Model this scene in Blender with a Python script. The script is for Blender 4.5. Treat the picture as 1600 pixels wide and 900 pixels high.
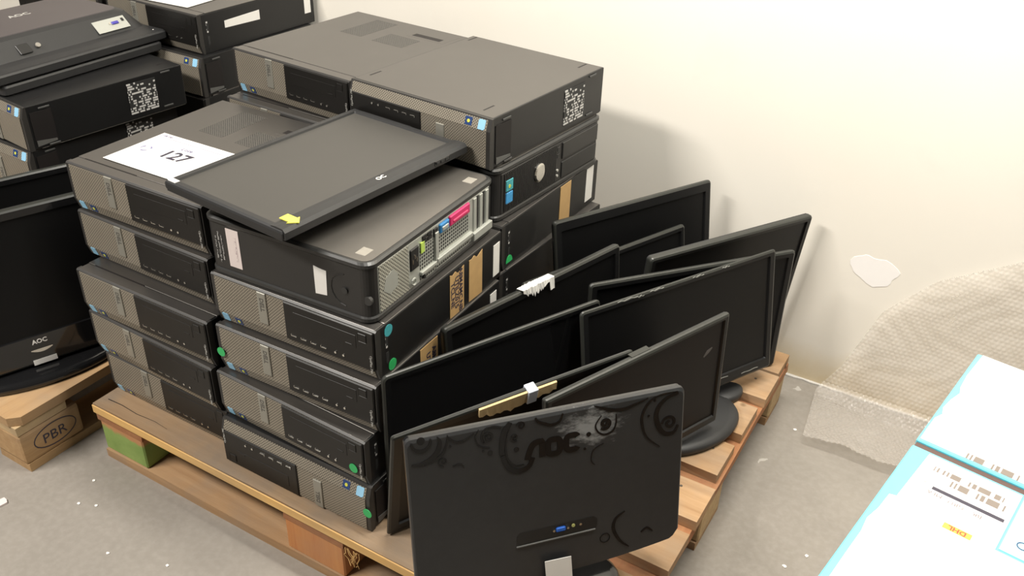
import bpy, bmesh, math, random
from mathutils import Matrix, Vector
random.seed(7)
sc = bpy.context.scene
for o in list(bpy.data.objects):
    bpy.data.objects.remove(o)
COL = sc.collection
PI = math.pi

# ------------------------------------------------------------------ camera, world, lights, exposure
CAM = (0.9381, -1.0654, 1.3798)
YAW, PITCH, ROLL, FPX = 0.5233, 0.5516, 0.0336, 1413.0
cd = bpy.data.cameras.new('camera'); cam = bpy.data.objects.new('camera', cd); COL.objects.link(cam)
f = Vector((-math.sin(YAW)*math.cos(PITCH), math.cos(YAW)*math.cos(PITCH), -math.sin(PITCH)))
r0 = Vector((math.cos(YAW), math.sin(YAW), 0)); u0 = r0.cross(f)
rr = math.cos(ROLL)*r0 + math.sin(ROLL)*u0; uu = -math.sin(ROLL)*r0 + math.cos(ROLL)*u0
cam.matrix_world = Matrix(((rr.x, uu.x, -f.x, CAM[0]), (rr.y, uu.y, -f.y, CAM[1]), (rr.z, uu.z, -f.z, CAM[2]), (0, 0, 0, 1)))
cd.sensor_width = 36; cd.lens = FPX/1600*36; cd.clip_start = .02
sc.camera = cam

w = bpy.data.worlds.new('world'); sc.world = w; w.use_nodes = True
bg = w.node_tree.nodes['Background']; bg.inputs[0].default_value = (1.0, .95, .88, 1); bg.inputs[1].default_value = .08

def area(name, loc, target, sx, sy, power, col):
    l = bpy.data.lights.new(name, 'AREA'); l.shape = 'RECTANGLE'; l.size = sx; l.size_y = sy; l.energy = power; l.color = col
    o = bpy.data.objects.new(name, l); COL.objects.link(o); o.location = loc
    o.rotation_euler = (Vector(target)-Vector(loc)).to_track_quat('-Z', 'Y').to_euler(); return o
area('ceiling_lamp', (.80, .20, 2.55), (.82, .88, 1.85), 1.4, .3, 84, (1.0, .965, .885))
area('ceiling_lamp_far', (-1.3, -1.9, 3.0), (-1.2, -1.5, 0), 1.4, .4, 142, (1.0, .95, .88))
vs = sc.view_settings
vs.view_transform = 'Standard'; vs.look = 'None'; vs.gamma = 1; vs.use_curve_mapping = False
vs.exposure = 0.26

# ------------------------------------------------------------------ materials
MATS = {}
def nt(name):
    m = bpy.data.materials.new(name); m.use_nodes = True
    t = m.node_tree; b = t.nodes['Principled BSDF']; return m, t, b
def node(t, typ, **kw):
    n = t.nodes.new(typ)
    for k, v in kw.items(): setattr(n, k, v)
    return n
def math_n(t, op, a, b=None, c=None):
    n = node(t, 'ShaderNodeMath', operation=op)
    for i, v in enumerate((a, b, c)):
        if v is None: continue
        if isinstance(v, (int, float)): n.inputs[i].default_value = v
        else: t.links.new(v, n.inputs[i])
    return n.outputs[0]
def mixc(t, fac, a, b):
    n = node(t, 'ShaderNodeMix', data_type='RGBA')
    for s, v in ((n.inputs[0], fac), (n.inputs[6], a), (n.inputs[7], b)):
        if isinstance(v, (tuple, list)): s.default_value = (*v[:3], 1)
        elif isinstance(v, (int, float)): s.default_value = v
        else: t.links.new(v, s)
    return n.outputs[2]
def noise(t, vec, scale, detail=3, rough=.55):
    n = node(t, 'ShaderNodeTexNoise'); n.inputs['Scale'].default_value = scale; n.inputs['Detail'].default_value = detail
    n.inputs['Roughness'].default_value = rough
    if vec is not None: t.links.new(vec, n.inputs['Vector'])
    return n.outputs['Fac']
def ramp(t, fac, a, b):
    n = node(t, 'ShaderNodeMapRange'); n.inputs[1].default_value = a; n.inputs[2].default_value = b; t.links.new(fac, n.inputs[0]); n.clamp = True
    return n.outputs[0]
def objco(t): return node(t, 'ShaderNodeTexCoord').outputs['Object']
def bump(t, b, h, strength, dist):
    n = node(t, 'ShaderNodeBump'); n.inputs['Strength'].default_value = strength; n.inputs['Distance'].default_value = dist
    t.links.new(h, n.inputs['Height']); t.links.new(n.outputs[0], b.inputs['Normal'])

def mat(name, col, rough=.5, metal=0., var=.18, scale=35., spec=.5, coat=0., rvar=.08, bmp=0.):
    """painted / plastic surface with a little procedural unevenness"""
    if name in MATS: return MATS[name]
    m, t, b = nt(name); co = objco(t)
    n = noise(t, co, scale)
    c2 = tuple(min(1, c*(1+var)) for c in col); c1 = tuple(c*(1-var) for c in col)
    t.links.new(mixc(t, n, c1, c2), b.inputs['Base Color'])
    n2 = noise(t, co, scale*.35)
    t.links.new(math_n(t, 'MULTIPLY_ADD', n2, rvar*2, rough-rvar), b.inputs['Roughness'])
    b.inputs['Metallic'].default_value = metal; b.inputs['Specular IOR Level'].default_value = spec
    b.inputs['Coat Weight'].default_value = coat
    if bmp: bump(t, b, noise(t, co, 900, 2), bmp, .0006)
    MATS[name] = m; return m

def mat_grille(name, col, hole, pitch, radius, axes=('X', 'Z'), rot=PI/4, rough=.45, metal=0.2, square=False):
    """perforated sheet: a regular field of holes"""
    m, t, b = nt(name); co = objco(t)
    s = node(t, 'ShaderNodeSeparateXYZ'); t.links.new(co, s.inputs[0])
    a, c = s.outputs[axes[0]], s.outputs[axes[1]]
    k = 1/pitch
    p = math_n(t, 'ADD', math_n(t, 'MULTIPLY', a, math.cos(rot)*k), math_n(t, 'MULTIPLY', c, math.sin(rot)*k))
    q = math_n(t, 'SUBTRACT', math_n(t, 'MULTIPLY', c, math.cos(rot)*k), math_n(t, 'MULTIPLY', a, math.sin(rot)*k))
    fp = math_n(t, 'ABSOLUTE', math_n(t, 'SUBTRACT', math_n(t, 'FRACT', p), .5))
    fq = math_n(t, 'ABSOLUTE', math_n(t, 'SUBTRACT', math_n(t, 'FRACT', q), .5))
    if square: d = math_n(t, 'MAXIMUM', fp, fq)
    else: d = math_n(t, 'SQRT', math_n(t, 'ADD', math_n(t, 'MULTIPLY', fp, fp), math_n(t, 'MULTIPLY', fq, fq)))
    h = ramp(t, d, radius-.04, radius+.04)
    t.links.new(mixc(t, h, hole, mixc(t, noise(t, co, 20), tuple(x*.88 for x in col), tuple(x*1.1 for x in col))), b.inputs['Base Color'])
    b.inputs['Roughness'].default_value = rough; b.inputs['Metallic'].default_value = metal
    bump(t, b, h, .5, .0008)
    MATS[name] = m; return m

def mat_wood(name, axis, c1, c2, grey, seedv=0.):
    m, t, b = nt(name)
    g = node(t, 'ShaderNodeNewGeometry').outputs['Position']
    mp = node(t, 'ShaderNodeMapping'); t.links.new(g, mp.inputs[0])
    sc_ = {'X': (1.6, 26, 26), 'Y': (26, 1.6, 26), 'Z': (26, 26, 2)}[axis]
    mp.inputs['Scale'].default_value = sc_; mp.inputs['Location'].default_value = (seedv, seedv*1.7, 0)
    oi = node(t, 'ShaderNodeObjectInfo').outputs['Random']
    n = noise(t, mp.outputs[0], 2.2, 6, .65)
    n2 = noise(t, g, 7, 4); n3 = noise(t, g, 3.1, 2)
    base = mixc(t, ramp(t, n, .3, .7), c1, c2)
    base = mixc(t, math_n(t, 'MULTIPLY', ramp(t, n2, .42, .68), .75), base, grey)
    base = mixc(t, math_n(t, 'MULTIPLY', oi, .35), base, tuple(c*.75 for c in c1))
    v = node(t, 'ShaderNodeTexVoronoi'); v.inputs['Scale'].default_value = 9; t.links.new(g, v.inputs['Vector'])
    knot = ramp(t, v.outputs['Distance'], .05, .1)
    base = mixc(t, knot, tuple(c*.35 for c in c1), base)
    t.links.new(base, b.inputs['Base Color'])
    b.inputs['Roughness'].default_value = .75; b.inputs['Specular IOR Level'].default_value = .25
    bump(t, b, n, .5, .002)
    MATS[name] = m; return m

def mat_print(name, paper, ink, sx, sy, thr, axes=('X', 'Y'), rough=.6):
    """small print: rows of blocky marks"""
    m, t, b = nt(name); co = objco(t)
    s = node(t, 'ShaderNodeSeparateXYZ'); t.links.new(co, s.inputs[0])
    a = math_n(t, 'FLOOR', math_n(t, 'MULTIPLY', s.outputs[axes[0]], sx)); c = math_n(t, 'FLOOR', math_n(t, 'MULTIPLY', s.outputs[axes[1]], sy))
    cb = node(t, 'ShaderNodeCombineXYZ'); t.links.new(a, cb.inputs[0]); t.links.new(c, cb.inputs[1])
    wn = node(t, 'ShaderNodeTexWhiteNoise', noise_dimensions='2D'); t.links.new(cb.outputs[0], wn.inputs['Vector'])
    row = math_n(t, 'LESS_THAN', math_n(t, 'FRACT', math_n(t, 'MULTIPLY', s.outputs[axes[1]], sy)), .7)
    k = math_n(t, 'MULTIPLY', math_n(t, 'LESS_THAN', wn.outputs['Value'], thr), row)
    t.links.new(mixc(t, k, paper, ink), b.inputs['Base Color']); b.inputs['Roughness'].default_value = rough
    MATS[name] = m; return m

CASE = mat('case_black', (.0085, .0085, .0088), .40, var=.12, rvar=.05, bmp=.15)
LID = mat('lid_charcoal', (.145, .136, .127), .36, metal=.8, var=.06, scale=9, rvar=.04, bmp=.08)
BEZEL = mat('bezel_charcoal', (.03, .028, .026), .42, var=.1)
PANEL = mat('drive_panel_black', (.010, .009, .008), .38, var=.1, spec=.35)
GROOVE = mat('groove_black', (.006, .004, .004), .6)
GRILLE = mat_grille('front_grille', (.30, .265, .21), (.045, .04, .032), .0042, .30)
LIDVENT = mat_grille('lid_vent', (.085, .08, .072), (.008, .008, .008), .0042, .30, ('X', 'Y'))
BADGE = mat('badge_pewter', (.30, .29, .25), .35, metal=.4, var=.06)
CHROME = mat('chrome', (.75, .73, .68), .2, metal=1., var=.05)
BLUE = mat('sticker_blue', (.06, .33, .66), .35, var=.35, scale=160)
BLUEP = mat('sticker_pale_blue', (.30, .58, .80), .35, var=.1)
NAVY = mat('sticker_navy', (.02, .05, .16), .35, var=.2)
LIME = mat('sticker_lime', (.62, .62, .08), .4)
YELLOW = mat('sticker_yellow', (.85, .80, .10), .5, var=.08)
GREEN = mat('sticker_green', (.03, .42, .12), .45, var=.06)
TEAL = mat('sticker_teal', (.06, .36, .40), .4, var=.3, scale=200)
WHITE = mat('label_white', (.80, .78, .74), .55, var=.03)
PINKW = mat('label_pinkish', (.72, .63, .60), .5, var=.03)
GREYT = mat('print_grey', (.42, .41, .38), .5, var=.1)
INK = mat('ink_dark', (.035, .03, .05), .6)
INKV = mat('ink_violet', (.20, .19, .32), .6)
KRAFT = mat('kraft_tape', (.52, .33, .14), .6, var=.12, scale=50)
SPEC = mat_print('spec_print', (.02, .02, .02), (.55, .54, .52), 230, 170, .46, ('Y', 'Z'))
SILVER = mat('brushed_silver', (.185, .172, .155), .34, metal=.6, var=.10, scale=14, rvar=.08)
CASE5 = mat('case5_black', (.022, .021, .020), .4, var=.1)
RIM5 = mat('rim_black', (.028, .028, .027), .35, var=.1)
STEEL = mat('io_steel', (.46, .47, .43), .42, metal=.35, var=.06)
STEELMESH = mat_grille('steel_mesh', (.50, .49, .42), (.05, .045, .035), .0052, .30, ('Y', 'Z'), rot=PI/4, metal=.3)
STEELSQ = mat_grille('steel_squares', (.46, .47, .43), (.02, .02, .02), .0068, .34, ('Y', 'Z'), rot=0, metal=.3, square=True)
PORTB = mat('port_black', (.012, .012, .012), .35)
PORTBLUE = mat('port_blue', (.03, .20, .46), .4)
PORTRED = mat('port_magenta', (.62, .03, .14), .4)
FOOT = mat('foot_pad', (.27, .25, .215), .6)
PLASTIC = mat('monitor_black', (.009, .009, .0093), .34, spec=.3, var=.15, rvar=.06)
PLASTICM = mat('monitor_matte', (.022, .022, .0225), .48, var=.15, rvar=.05)
GLOSS = mat('monitor_gloss', (.008, .008, .0085), .1, var=.1, rvar=.03, coat=.5)
EDGE = mat('monitor_edge', (.028, .029, .025), .36, var=.2)
SCREEN = mat('screen_matte', (.005, .005, .0052), .36, spec=.22, var=.08, rvar=.04, scale=6)
SCREENR = mat('screen_reddish', (.007, .0045, .004), .36, spec=.16, var=.1, rvar=.04, scale=6)
SCREENW = mat('screen_wall_sheen', (.050, .047, .042), .5, var=.06, rvar=.03, scale=6, spec=.6)  # grey base colour stands in for the wall reflected in the upturned screen
SWIRL = mat('swirl_gloss', (.006, .006, .0065), .12, var=.1, rvar=.02)
CARD = mat('cardboard', (.62, .45, .23), .75, var=.15, scale=60)

def flat_simple(name, col, rough=.6):
    return mat(name, col, rough, var=.04)
CYAN = flat_simple('carton_cyan', (.16, .66, .80), .5)
CWHITE = flat_simple('carton_label_white', (.93, .92, .90), .55)
CGAP = flat_simple('carton_brown', (.10, .055, .045), .7)
BARK = mat_grille('barcode', (.85, .80, .74), (.85, .80, .74), .01, .3)
def mat_bar():
    m, t, b = nt('barcode_bars'); co = objco(t); s = node(t, 'ShaderNodeSeparateXYZ'); t.links.new(co, s.inputs[0])
    wn = node(t, 'ShaderNodeTexWhiteNoise', noise_dimensions='1D'); t.links.new(math_n(t, 'FLOOR', math_n(t, 'MULTIPLY', s.outputs['X'], 420)), wn.inputs['W'])
    k = math_n(t, 'GREATER_THAN', wn.outputs['Value'], .45)
    t.links.new(mixc(t, k, (.90, .88, .85), (.20, .165, .14)), b.inputs['Base Color']); b.inputs['Roughness'].default_value = .6
    MATS['bar'] = m; return m
BARS = mat_bar()
WOODX = mat_wood('pallet_wood_x', 'X', (.34, .20, .10), (.48, .31, .17), (.30, .24, .18))
WOODXF = mat_wood('pallet_wood_front', 'X', (.27, .175, .10), (.36, .25, .15), (.20, .17, .14), 3.)
WOODY = mat_wood('pallet_wood_y', 'Y', (.30, .12, .055), (.40, .20, .09), (.27, .15, .09), 1.)
WOODL = mat_wood('pallet_wood_left', 'Y', (.38, .23, .11), (.50, .33, .17), (.33, .24, .16), 5.)
BLOCKO = mat_wood('block_orange', 'Z', (.48, .19, .07), (.56, .27, .10), (.42, .22, .12), 2.)
BLOCKP = mat_wood('block_pale', 'X', (.42, .29, .15), (.55, .40, .22), (.36, .28, .19), 4.)
SAWN = mat_wood('sawn_edge', 'X', (.62, .36, .12), (.72, .47, .19), (.50, .33, .16), 6.)
def mat_green_block():
    m, t, b = nt('block_green_paint'); g = node(t, 'ShaderNodeNewGeometry').outputs['Position']
    s = node(t, 'ShaderNodeSeparateXYZ'); t.links.new(g, s.inputs[0])
    n = noise(t, g, 26, 4); paint = mixc(t, n, (.15, .24, .05), (.30, .40, .12))
    wood = mixc(t, noise(t, g, 14, 4), (.36, .15, .06), (.52, .27, .12))
    lim = math_n(t, 'ADD', s.outputs['Z'], math_n(t, 'MULTIPLY', noise(t, g, 30, 3), .03))
    t.links.new(mixc(t, ramp(t, lim, .094, .103), paint, wood), b.inputs['Base Color']); b.inputs['Roughness'].default_value = .75
    return m
BLOCKG = mat_green_block()

def mat_floor():
    m, t, b = nt('concrete_floor'); g = node(t, 'ShaderNodeNewGeometry').outputs['Position']
    n1 = noise(t, g, 1.3, 5); n2 = noise(t, g, 9, 6, .7); n3 = noise(t, g, 70, 3)
    c = mixc(t, ramp(t, n1, .3, .7), (.225, .203, .178), (.305, .278, .243))
    c = mixc(t, math_n(t, 'MULTIPLY', ramp(t, n2, .45, .75), .45), c, (.22, .20, .17))
    c = mixc(t, math_n(t, 'MULTIPLY', ramp(t, n3, .4, .7), .18), c, (.42, .39, .35))
    v = node(t, 'ShaderNodeTexVoronoi'); v.inputs['Scale'].default_value = 13; v.inputs['Randomness'].default_value = 1
    mx = node(t, 'ShaderNodeVectorMath', operation='ADD'); t.links.new(g, mx.inputs[0])
    nz = node(t, 'ShaderNodeTexNoise'); nz.inputs['Scale'].default_value = 30; t.links.new(g, nz.inputs['Vector'])
    sc_ = node(t, 'ShaderNodeVectorMath', operation='SCALE'); t.links.new(nz.outputs['Color'], sc_.inputs[0]); sc_.inputs['Scale'].default_value = .05
    t.links.new(sc_.outputs[0], mx.inputs[1]); t.links.new(mx.outputs[0], v.inputs['Vector'])
    wn = node(t, 'ShaderNodeSeparateXYZ'); t.links.new(v.outputs['Color'], wn.inputs[0])
    spot = math_n(t, 'MULTIPLY', math_n(t, 'LESS_THAN', v.outputs['Distance'], .16), math_n(t, 'GREATER_THAN', wn.outputs[0], .93))
    c = mixc(t, math_n(t, 'MULTIPLY', spot, .35), c, (.72, .69, .64))
    t.links.new(c, b.inputs['Base Color'])
    t.links.new(math_n(t, 'MULTIPLY_ADD', n2, .25, .32), b.inputs['Roughness']); b.inputs['Specular IOR Level'].default_value = .25
    bump(t, b, n3, .15, .001); return m
FLOORM = mat_floor()
def mat_wall():
    m, t, b = nt('wall_cream_paint'); g = node(t, 'ShaderNodeNewGeometry').outputs['Position']
    n = noise(t, g, 2.2, 4); n2 = noise(t, g, 6, 5, .65); s = node(t, 'ShaderNodeSeparateXYZ'); t.links.new(g, s.inputs[0])
    c = mixc(t, n, (.80, .755, .665), (.85, .81, .735))
    c = mixc(t, math_n(t, 'MULTIPLY', ramp(t, n2, .55, .75), .25), c, (.74, .70, .63))
    low = math_n(t, 'MULTIPLY', ramp(t, math_n(t, 'ADD', s.outputs['Z'], math_n(t, 'MULTIPLY', n2, .1)), .17, .08), .75)
    c = mixc(t, low, c, (.62, .50, .30))
    t.links.new(c, b.inputs['Base Color']); b.inputs['Roughness'].default_value = .6; b.inputs['Specular IOR Level'].default_value = .3
    bump(t, b, noise(t, g, 160, 3), .12, .001); return m
WALLM = mat_wall()
PATCH = mat('plaster_patch', (.90, .87, .84), .8, var=.03, scale=20)

# ------------------------------------------------------------------ mesh building
class MB:
    def __init__(self): self.bm = bmesh.new()
    def _merge(self, b):
        me = bpy.data.meshes.new('tmp'); b.to_mesh(me); b.free(); self.bm.from_mesh(me); bpy.data.meshes.remove(me)
    def box(self, x0, x1, y0, y1, z0, z1, bev=0., seg=1, edges=None):
        b = bmesh.new(); bmesh.ops.create_cube(b, size=1)
        for v in b.verts:
            v.co = Vector(((x0+x1)/2+v.co.x*(x1-x0), (y0+y1)/2+v.co.y*(y1-y0), (z0+z1)/2+v.co.z*(z1-z0)))
        if bev:
            es = [e for e in b.edges if edges is None or edges(e)]
            bmesh.ops.bevel(b, geom=es, offset=bev, segments=seg, affect='EDGES', profile=.6)
        self._merge(b); return self
    def loops(self, L, cap0=True, cap1=True, closed=True):
        bm = self.bm; R = [[bm.verts.new(p) for p in l] for l in L]; n = len(L[0])
        for a, b in zip(R, R[1:]):
            for i in range(n if closed else n-1):
                j = (i+1) % n
                try: bm.faces.new((a[i], a[j], b[j], b[i]))
                except ValueError: pass
        if cap0: bm.faces.new(R[0][::-1])
        if cap1: bm.faces.new(R[-1])
        return self
    def prism(self, pts, ax, a0, a1):
        f3 = {'x': lambda p, a: (a, p[0], p[1]), 'y': lambda p, a: (p[0], a, p[1]), 'z': lambda p, a: (p[0], p[1], a)}[ax]
        return self.loops([[f3(p, a0) for p in pts], [f3(p, a1) for p in pts]])
    def cyl(self, c, ax, r, h, n=20, r2=None):
        r2 = r if r2 is None else r2
        i, j, k = {'x': (1, 2, 0), 'y': (0, 2, 1), 'z': (0, 1, 2)}[ax]
        L = []
        for rad, d in ((r, 0), (r2, h)):
            l = []
            for q in range(n):
                p = list(c); p[i] += rad*math.cos(2*PI*q/n); p[j] += rad*math.sin(2*PI*q/n); p[k] += d; l.append(tuple(p))
            L.append(l)
        return self.loops(L)
    def ribbon(self, path, wid, ax, a0, a1):
        """flat strip following a 2D path, width may taper"""
        n = len(path); lft = []; rgt = []
        for i, p in enumerate(path):
            a = path[max(0, i-1)]; b = path[min(n-1, i+1)]; d = Vector((b[0]-a[0], b[1]-a[1])); d = d.normalized() if d.length else Vector((1, 0))
            w_ = wid(i/(n-1)) if callable(wid) else wid
            lft.append((p[0]-d.y*w_/2, p[1]+d.x*w_/2)); rgt.append((p[0]+d.y*w_/2, p[1]-d.x*w_/2))
        f3 = {'x': lambda p, a: (a, p[0], p[1]), 'y': lambda p, a: (p[0], a, p[1]), 'z': lambda p, a: (p[0], p[1], a)}[ax]
        L = [[f3(l, a0), f3(r_, a0), f3(r_, a1), f3(l, a1)] for l, r_ in zip(lft, rgt)]
        return self.loops(L)
    def tube(self, path, r, n=6):
        L = []
        for i, p in enumerate(path):
            a = Vector(path[max(0, i-1)]); b = Vector(path[min(len(path)-1, i+1)]); d = (b-a).normalized()
            s = d.cross(Vector((0, 0, 1)) if abs(d.z) < .9 else Vector((1, 0, 0))).normalized(); t_ = d.cross(s)
            L.append([tuple(Vector(p)+r*(math.cos(2*PI*k/n)*s+math.sin(2*PI*k/n)*t_)) for k in range(n)])
        return self.loops(L)
    def mesh(self, name, m, smooth=False):
        bmesh.ops.recalc_face_normals(self.bm, faces=self.bm.faces)
        me = bpy.data.meshes.new(name); self.bm.to_mesh(me); self.bm.free(); me.materials.append(m)
        if smooth:
            for p in me.polygons: p.use_smooth = True
        return me

def rrect(w, h, r, n=6, cx=0., cz=0.):
    pts = []
    for sx, sz, a0 in ((1, -1, -PI/2), (1, 1, 0), (-1, 1, PI/2), (-1, -1, PI)):
        for k in range(n+1):
            a = a0+PI/2*k/n; pts.append((cx+sx*(w/2-r)+r*math.cos(a), cz+sz*(h/2-r)+r*math.sin(a)))
    return pts
_txt = {}
def text_mesh(s, size, m, depth=.0002, align='CENTER', bold=0.):
    key = (s, size, m.name, depth, align, bold)
    if key in _txt: return _txt[key]
    c = bpy.data.curves.new('t', 'FONT'); c.body = s; c.size = size; c.align_x = align; c.align_y = 'CENTER'; c.extrude = depth; c.resolution_u = 2; c.offset = bold
    o = bpy.data.objects.new('t', c); COL.objects.link(o)
    dg = bpy.context.evaluated_depsgraph_get(); me = bpy.data.meshes.new_from_object(o.evaluated_get(dg)); bpy.data.objects.remove(o)
    me.materials.clear(); me.materials.append(m); me.name = 'lettering'; _txt[key] = me; return me

def thing(name, label, cat, mw, group=None, kind=None):
    o = bpy.data.objects.new(name, None); COL.objects.link(o); o.empty_display_size = .05; o.matrix_world = mw
    o['label'] = label; o['category'] = cat
    if group: o['group'] = group
    if kind: o['kind'] = kind
    return o
def part(name, me, parent, ml=None, label=None, kind=None):
    o = bpy.data.objects.new(name, me); COL.objects.link(o); o.parent = parent
    if ml is not None: o.matrix_basis = ml
    if label: o['label'] = label
    if kind: o['kind'] = kind
    return o
def single(name, me, label, cat, mw=None, group=None, kind=None):
    o = bpy.data.objects.new(name, me); COL.objects.link(o)
    if mw is not None: o.matrix_world = mw
    if label: o['label'] = label
    if cat: o['category'] = cat
    if group: o['group'] = group
    if kind: o['kind'] = kind
    return o
def T(x, y, z): return Matrix.Translation((x, y, z))
def RZ(a): return Matrix.Rotation(a, 4, 'Z')
def RX(a): return Matrix.Rotation(a, 4, 'X')
def RY(a): return Matrix.Rotation(a, 4, 'Y')
# frames for lettering: text lies in its local XY, facing local +Z
TXT_FRONT = Matrix(((1, 0, 0, 0), (0, 0, -1, 0), (0, 1, 0, 0), (0, 0, 0, 1)))     # on a face looking to -Y
TXT_BACK = Matrix(((-1, 0, 0, 0), (0, 0, 1, 0), (0, 1, 0, 0), (0, 0, 0, 1)))      # on a face looking to +Y
TXT_RIGHT = Matrix(((0, 0, 1, 0), (1, 0, 0, 0), (0, 1, 0, 0), (0, 0, 0, 1)))      # on a face looking to +X

# ------------------------------------------------------------------ the setting
single('floor', MB().box(-4.5, 4.5, -5, .96, -.05, 0).mesh('floor', FLOORM), None, None, kind='structure')
wall = single('wall_back', MB().box(-4.5, 4.5, .908, 1.0, -.05, 3.4).mesh('wall', WALLM), None, None, kind='structure')
pp = []
for k in range(26):
    a = 2*PI*k/26; rx = .05*(1+.16*math.sin(2*a+.4)+.10*math.sin(5*a)); rz = .036*(1+.14*math.sin(3*a)+.08*math.cos(7*a))
    pp.append((.755+rx*math.cos(a)-.012*math.sin(a), .352+rz*math.sin(a)))
part('plaster_patch', MB().prism(pp, 'y', .9073, .909).mesh('patch', PATCH), wall, label='white plaster patch on the cream wall')
bm_ = MB()
xs = -4.4; prof = []
while xs < 4.4:
    prof.append((xs, .9085-.006-random.random()*.007)); xs += .02
pts = [(p[0], p[1]) for p in prof]+[(4.4, .912), (-4.4, .912)]
single('trim_1', bm_.prism(pts, 'z', 0, .004).mesh('mortar_line', mat('mortar', (.55, .53, .50), .8)), None, None, kind='structure')

# ------------------------------------------------------------------ pallets
def board(mb, x0, x1, y0, y1, z0, z1, axis, jit=.0015):
    """sawn board with slightly uneven long edges"""
    n = 8; L = []
    for k in range(n+1):
        q = k/n; j = [random.uniform(-jit, jit) for _ in range(4)]
        if axis == 'X':
            x = x0+(x1-x0)*q; L.append([(x, y0+j[0], z0), (x, y1+j[1], z0), (x, y1+j[2], z1), (x, y0+j[3], z1)])
        else:
            y = y0+(y1-y0)*q; L.append([(x0+j[0], y, z0), (x1+j[1], y, z0), (x1+j[2], y, z1), (x0+j[3], y, z1)])
    return mb.loops(L)
def nails(parent, spots, z):
    for x, y in spots:
        part('nail', NAIL, parent, T(x, y, z))
NAIL = MB().cyl((0, 0, 0), 'z', .003, .0006, 8).mesh('nail', mat('nail_steel', (.12, .10, .08), .5, metal=.5))
PX0, PX1, PY0, PY1, ZD = -.566, .640, -.217, .780, .144
PAL = thing('wooden_pallet', 'wooden pallet with green corner block under the desktop stacks and leaning monitors', 'pallet', T(0, 0, 0))
rows = [(-.217, -.125), (-.112, -.022), (.020, .120), (.155, .255), (.295, .400), (.437, .545), (.580, .682), (.690, .780)]
for i, (a, b) in enumerate(rows):
    e = PX1+random.uniform(-.008, .006)
    d = part('deck_board', board(MB(), PX0+random.uniform(-.004, .004), e, a, b, .122, ZD, 'X').mesh('board', WOODXF if i == 0 else WOODX), PAL)
    for q in (PX1-.05, PX1-.10):
        part('nail', NAIL, d, T(q+random.uniform(-.01, .01), (a+b)/2+random.uniform(-.03, .03), ZD))
part('sawn_edge', MB().box(PX0, PX1-.01, PY0-.0035, PY0-.0005, .1225, .1425, .001).mesh('edge', SAWN), PAL, label='bright fresh-sawn front edge')
part('crack', MB().ribbon([(-.55, -.190), (-.51, -.188), (-.46, -.191), (-.41, -.187), (-.37, -.190)], lambda q: .0016*(1-q)+.0004, 'z', ZD-.001, ZD+.0004).mesh('crack', GROOVE), PAL)
for a, b in ((PX0, PX0+.14), (-.035, .11), (PX1-.14, PX1)):
    part('stringer_board', board(MB(), a, b, PY0+.002, PY1-.002, .100, .1215, 'Y').mesh('board', WOODY), PAL)
for j, (ya, yb) in enumerate(((PY0+.004, PY0+.10), (.225, .345), (PY1-.10, PY1-.004))):
    part('bottom_board', board(MB(), PX0+.006, PX1-.006, ya-.003, yb+.012, 0, .021, 'X').mesh('board', WOODX), PAL)
    for i, (a, b) in enumerate(((PX0+.004, PX0+.135), (-.035, .108), (PX1-.14, PX1-.003))):
        m_ = BLOCKG if (i, j) == (0, 0) else BLOCKO if (i, j) == (1, 0) else BLOCKP
        part('block', MB().box(a, b, ya, yb, .0215, .0995, .003).mesh('block', m_), PAL, label={0: 'block painted green', 1: 'orange wooden block'}.get(i) if j == 0 else None)
for k in range(9):
    x = .135+random.uniform(-.016, .018); y = PY0-.004; z = .118
    p = [(x, y, z)]
    for s in range(4):
        p.append((p[-1][0]+random.uniform(-.006, .008), y-random.uniform(0, .006), p[-1][2]-random.uniform(.005, .011)))
    part('splinter', MB().tube(p, .0009, 4).mesh('splinter', SAWN), PAL)
# neighbouring pallet
PL2 = thing('wooden_pallet', 'wooden pallet with a stamped oval mark on its corner block', 'pallet', T(0, 0, 0))
QX0, QX1, QY0, QY1 = -1.66, -.650, -.346, .86
x = QX1; i = 0
while x > QX0+.02:
    wd = .105
    pts = [(x-wd, QY0), (x-.02 if i == 0 else x, QY0), (x, QY0+.02 if i == 0 else QY0), (x, QY1), (x-wd, QY1)]
    mb = MB(); mb.prism(pts, 'z', .122, ZD)
    part('deck_board', mb.mesh('board', WOODL), PL2); x -= .137; i += 1
for ya, yb in ((QY0+.003, QY0+.12), (.20, .32), (QY1-.12, QY1-.003)):
    part('stringer_board', board(MB(), QX0, QX1-.003, ya, yb, .100, .1215, 'X').mesh('board', BLOCKP), PL2)
for xa, xb in ((QX1-.105, QX1-.002), (-1.21, -1.10), (QX0+.002, QX0+.105)):
    part('bottom_board', board(MB(), xa, xb, QY0+.008, QY1-.008, 0, .021, 'Y').mesh('board', WOODL), PL2)
    for ya, yb in ((QY0+.004, QY0+.145), (.19, .335), (QY1-.145, QY1-.004)):
        b_ = part('block', MB().box(xa, xb, ya, yb, .0215, .0995, .008, 2).mesh('block', BLOCKP if xa < -1 else WOODL), PL2)
        if xa > -1 and ya < 0:
            th = [2*PI*k/28 for k in range(29)]
            part('stamp_oval', MB().ribbon([((ya+yb)/2+.006+.05*math.cos(a), .061+.027*math.sin(a)) for a in th], .0022, 'x', xb-.0005, xb+.0006).mesh('oval', INK), b_)
            part('stamp_text', text_mesh('PBR', .034, INK), b_, T(xb+.0004, (ya+yb)/2+.004, .058) @ TXT_RIGHT)

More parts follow.
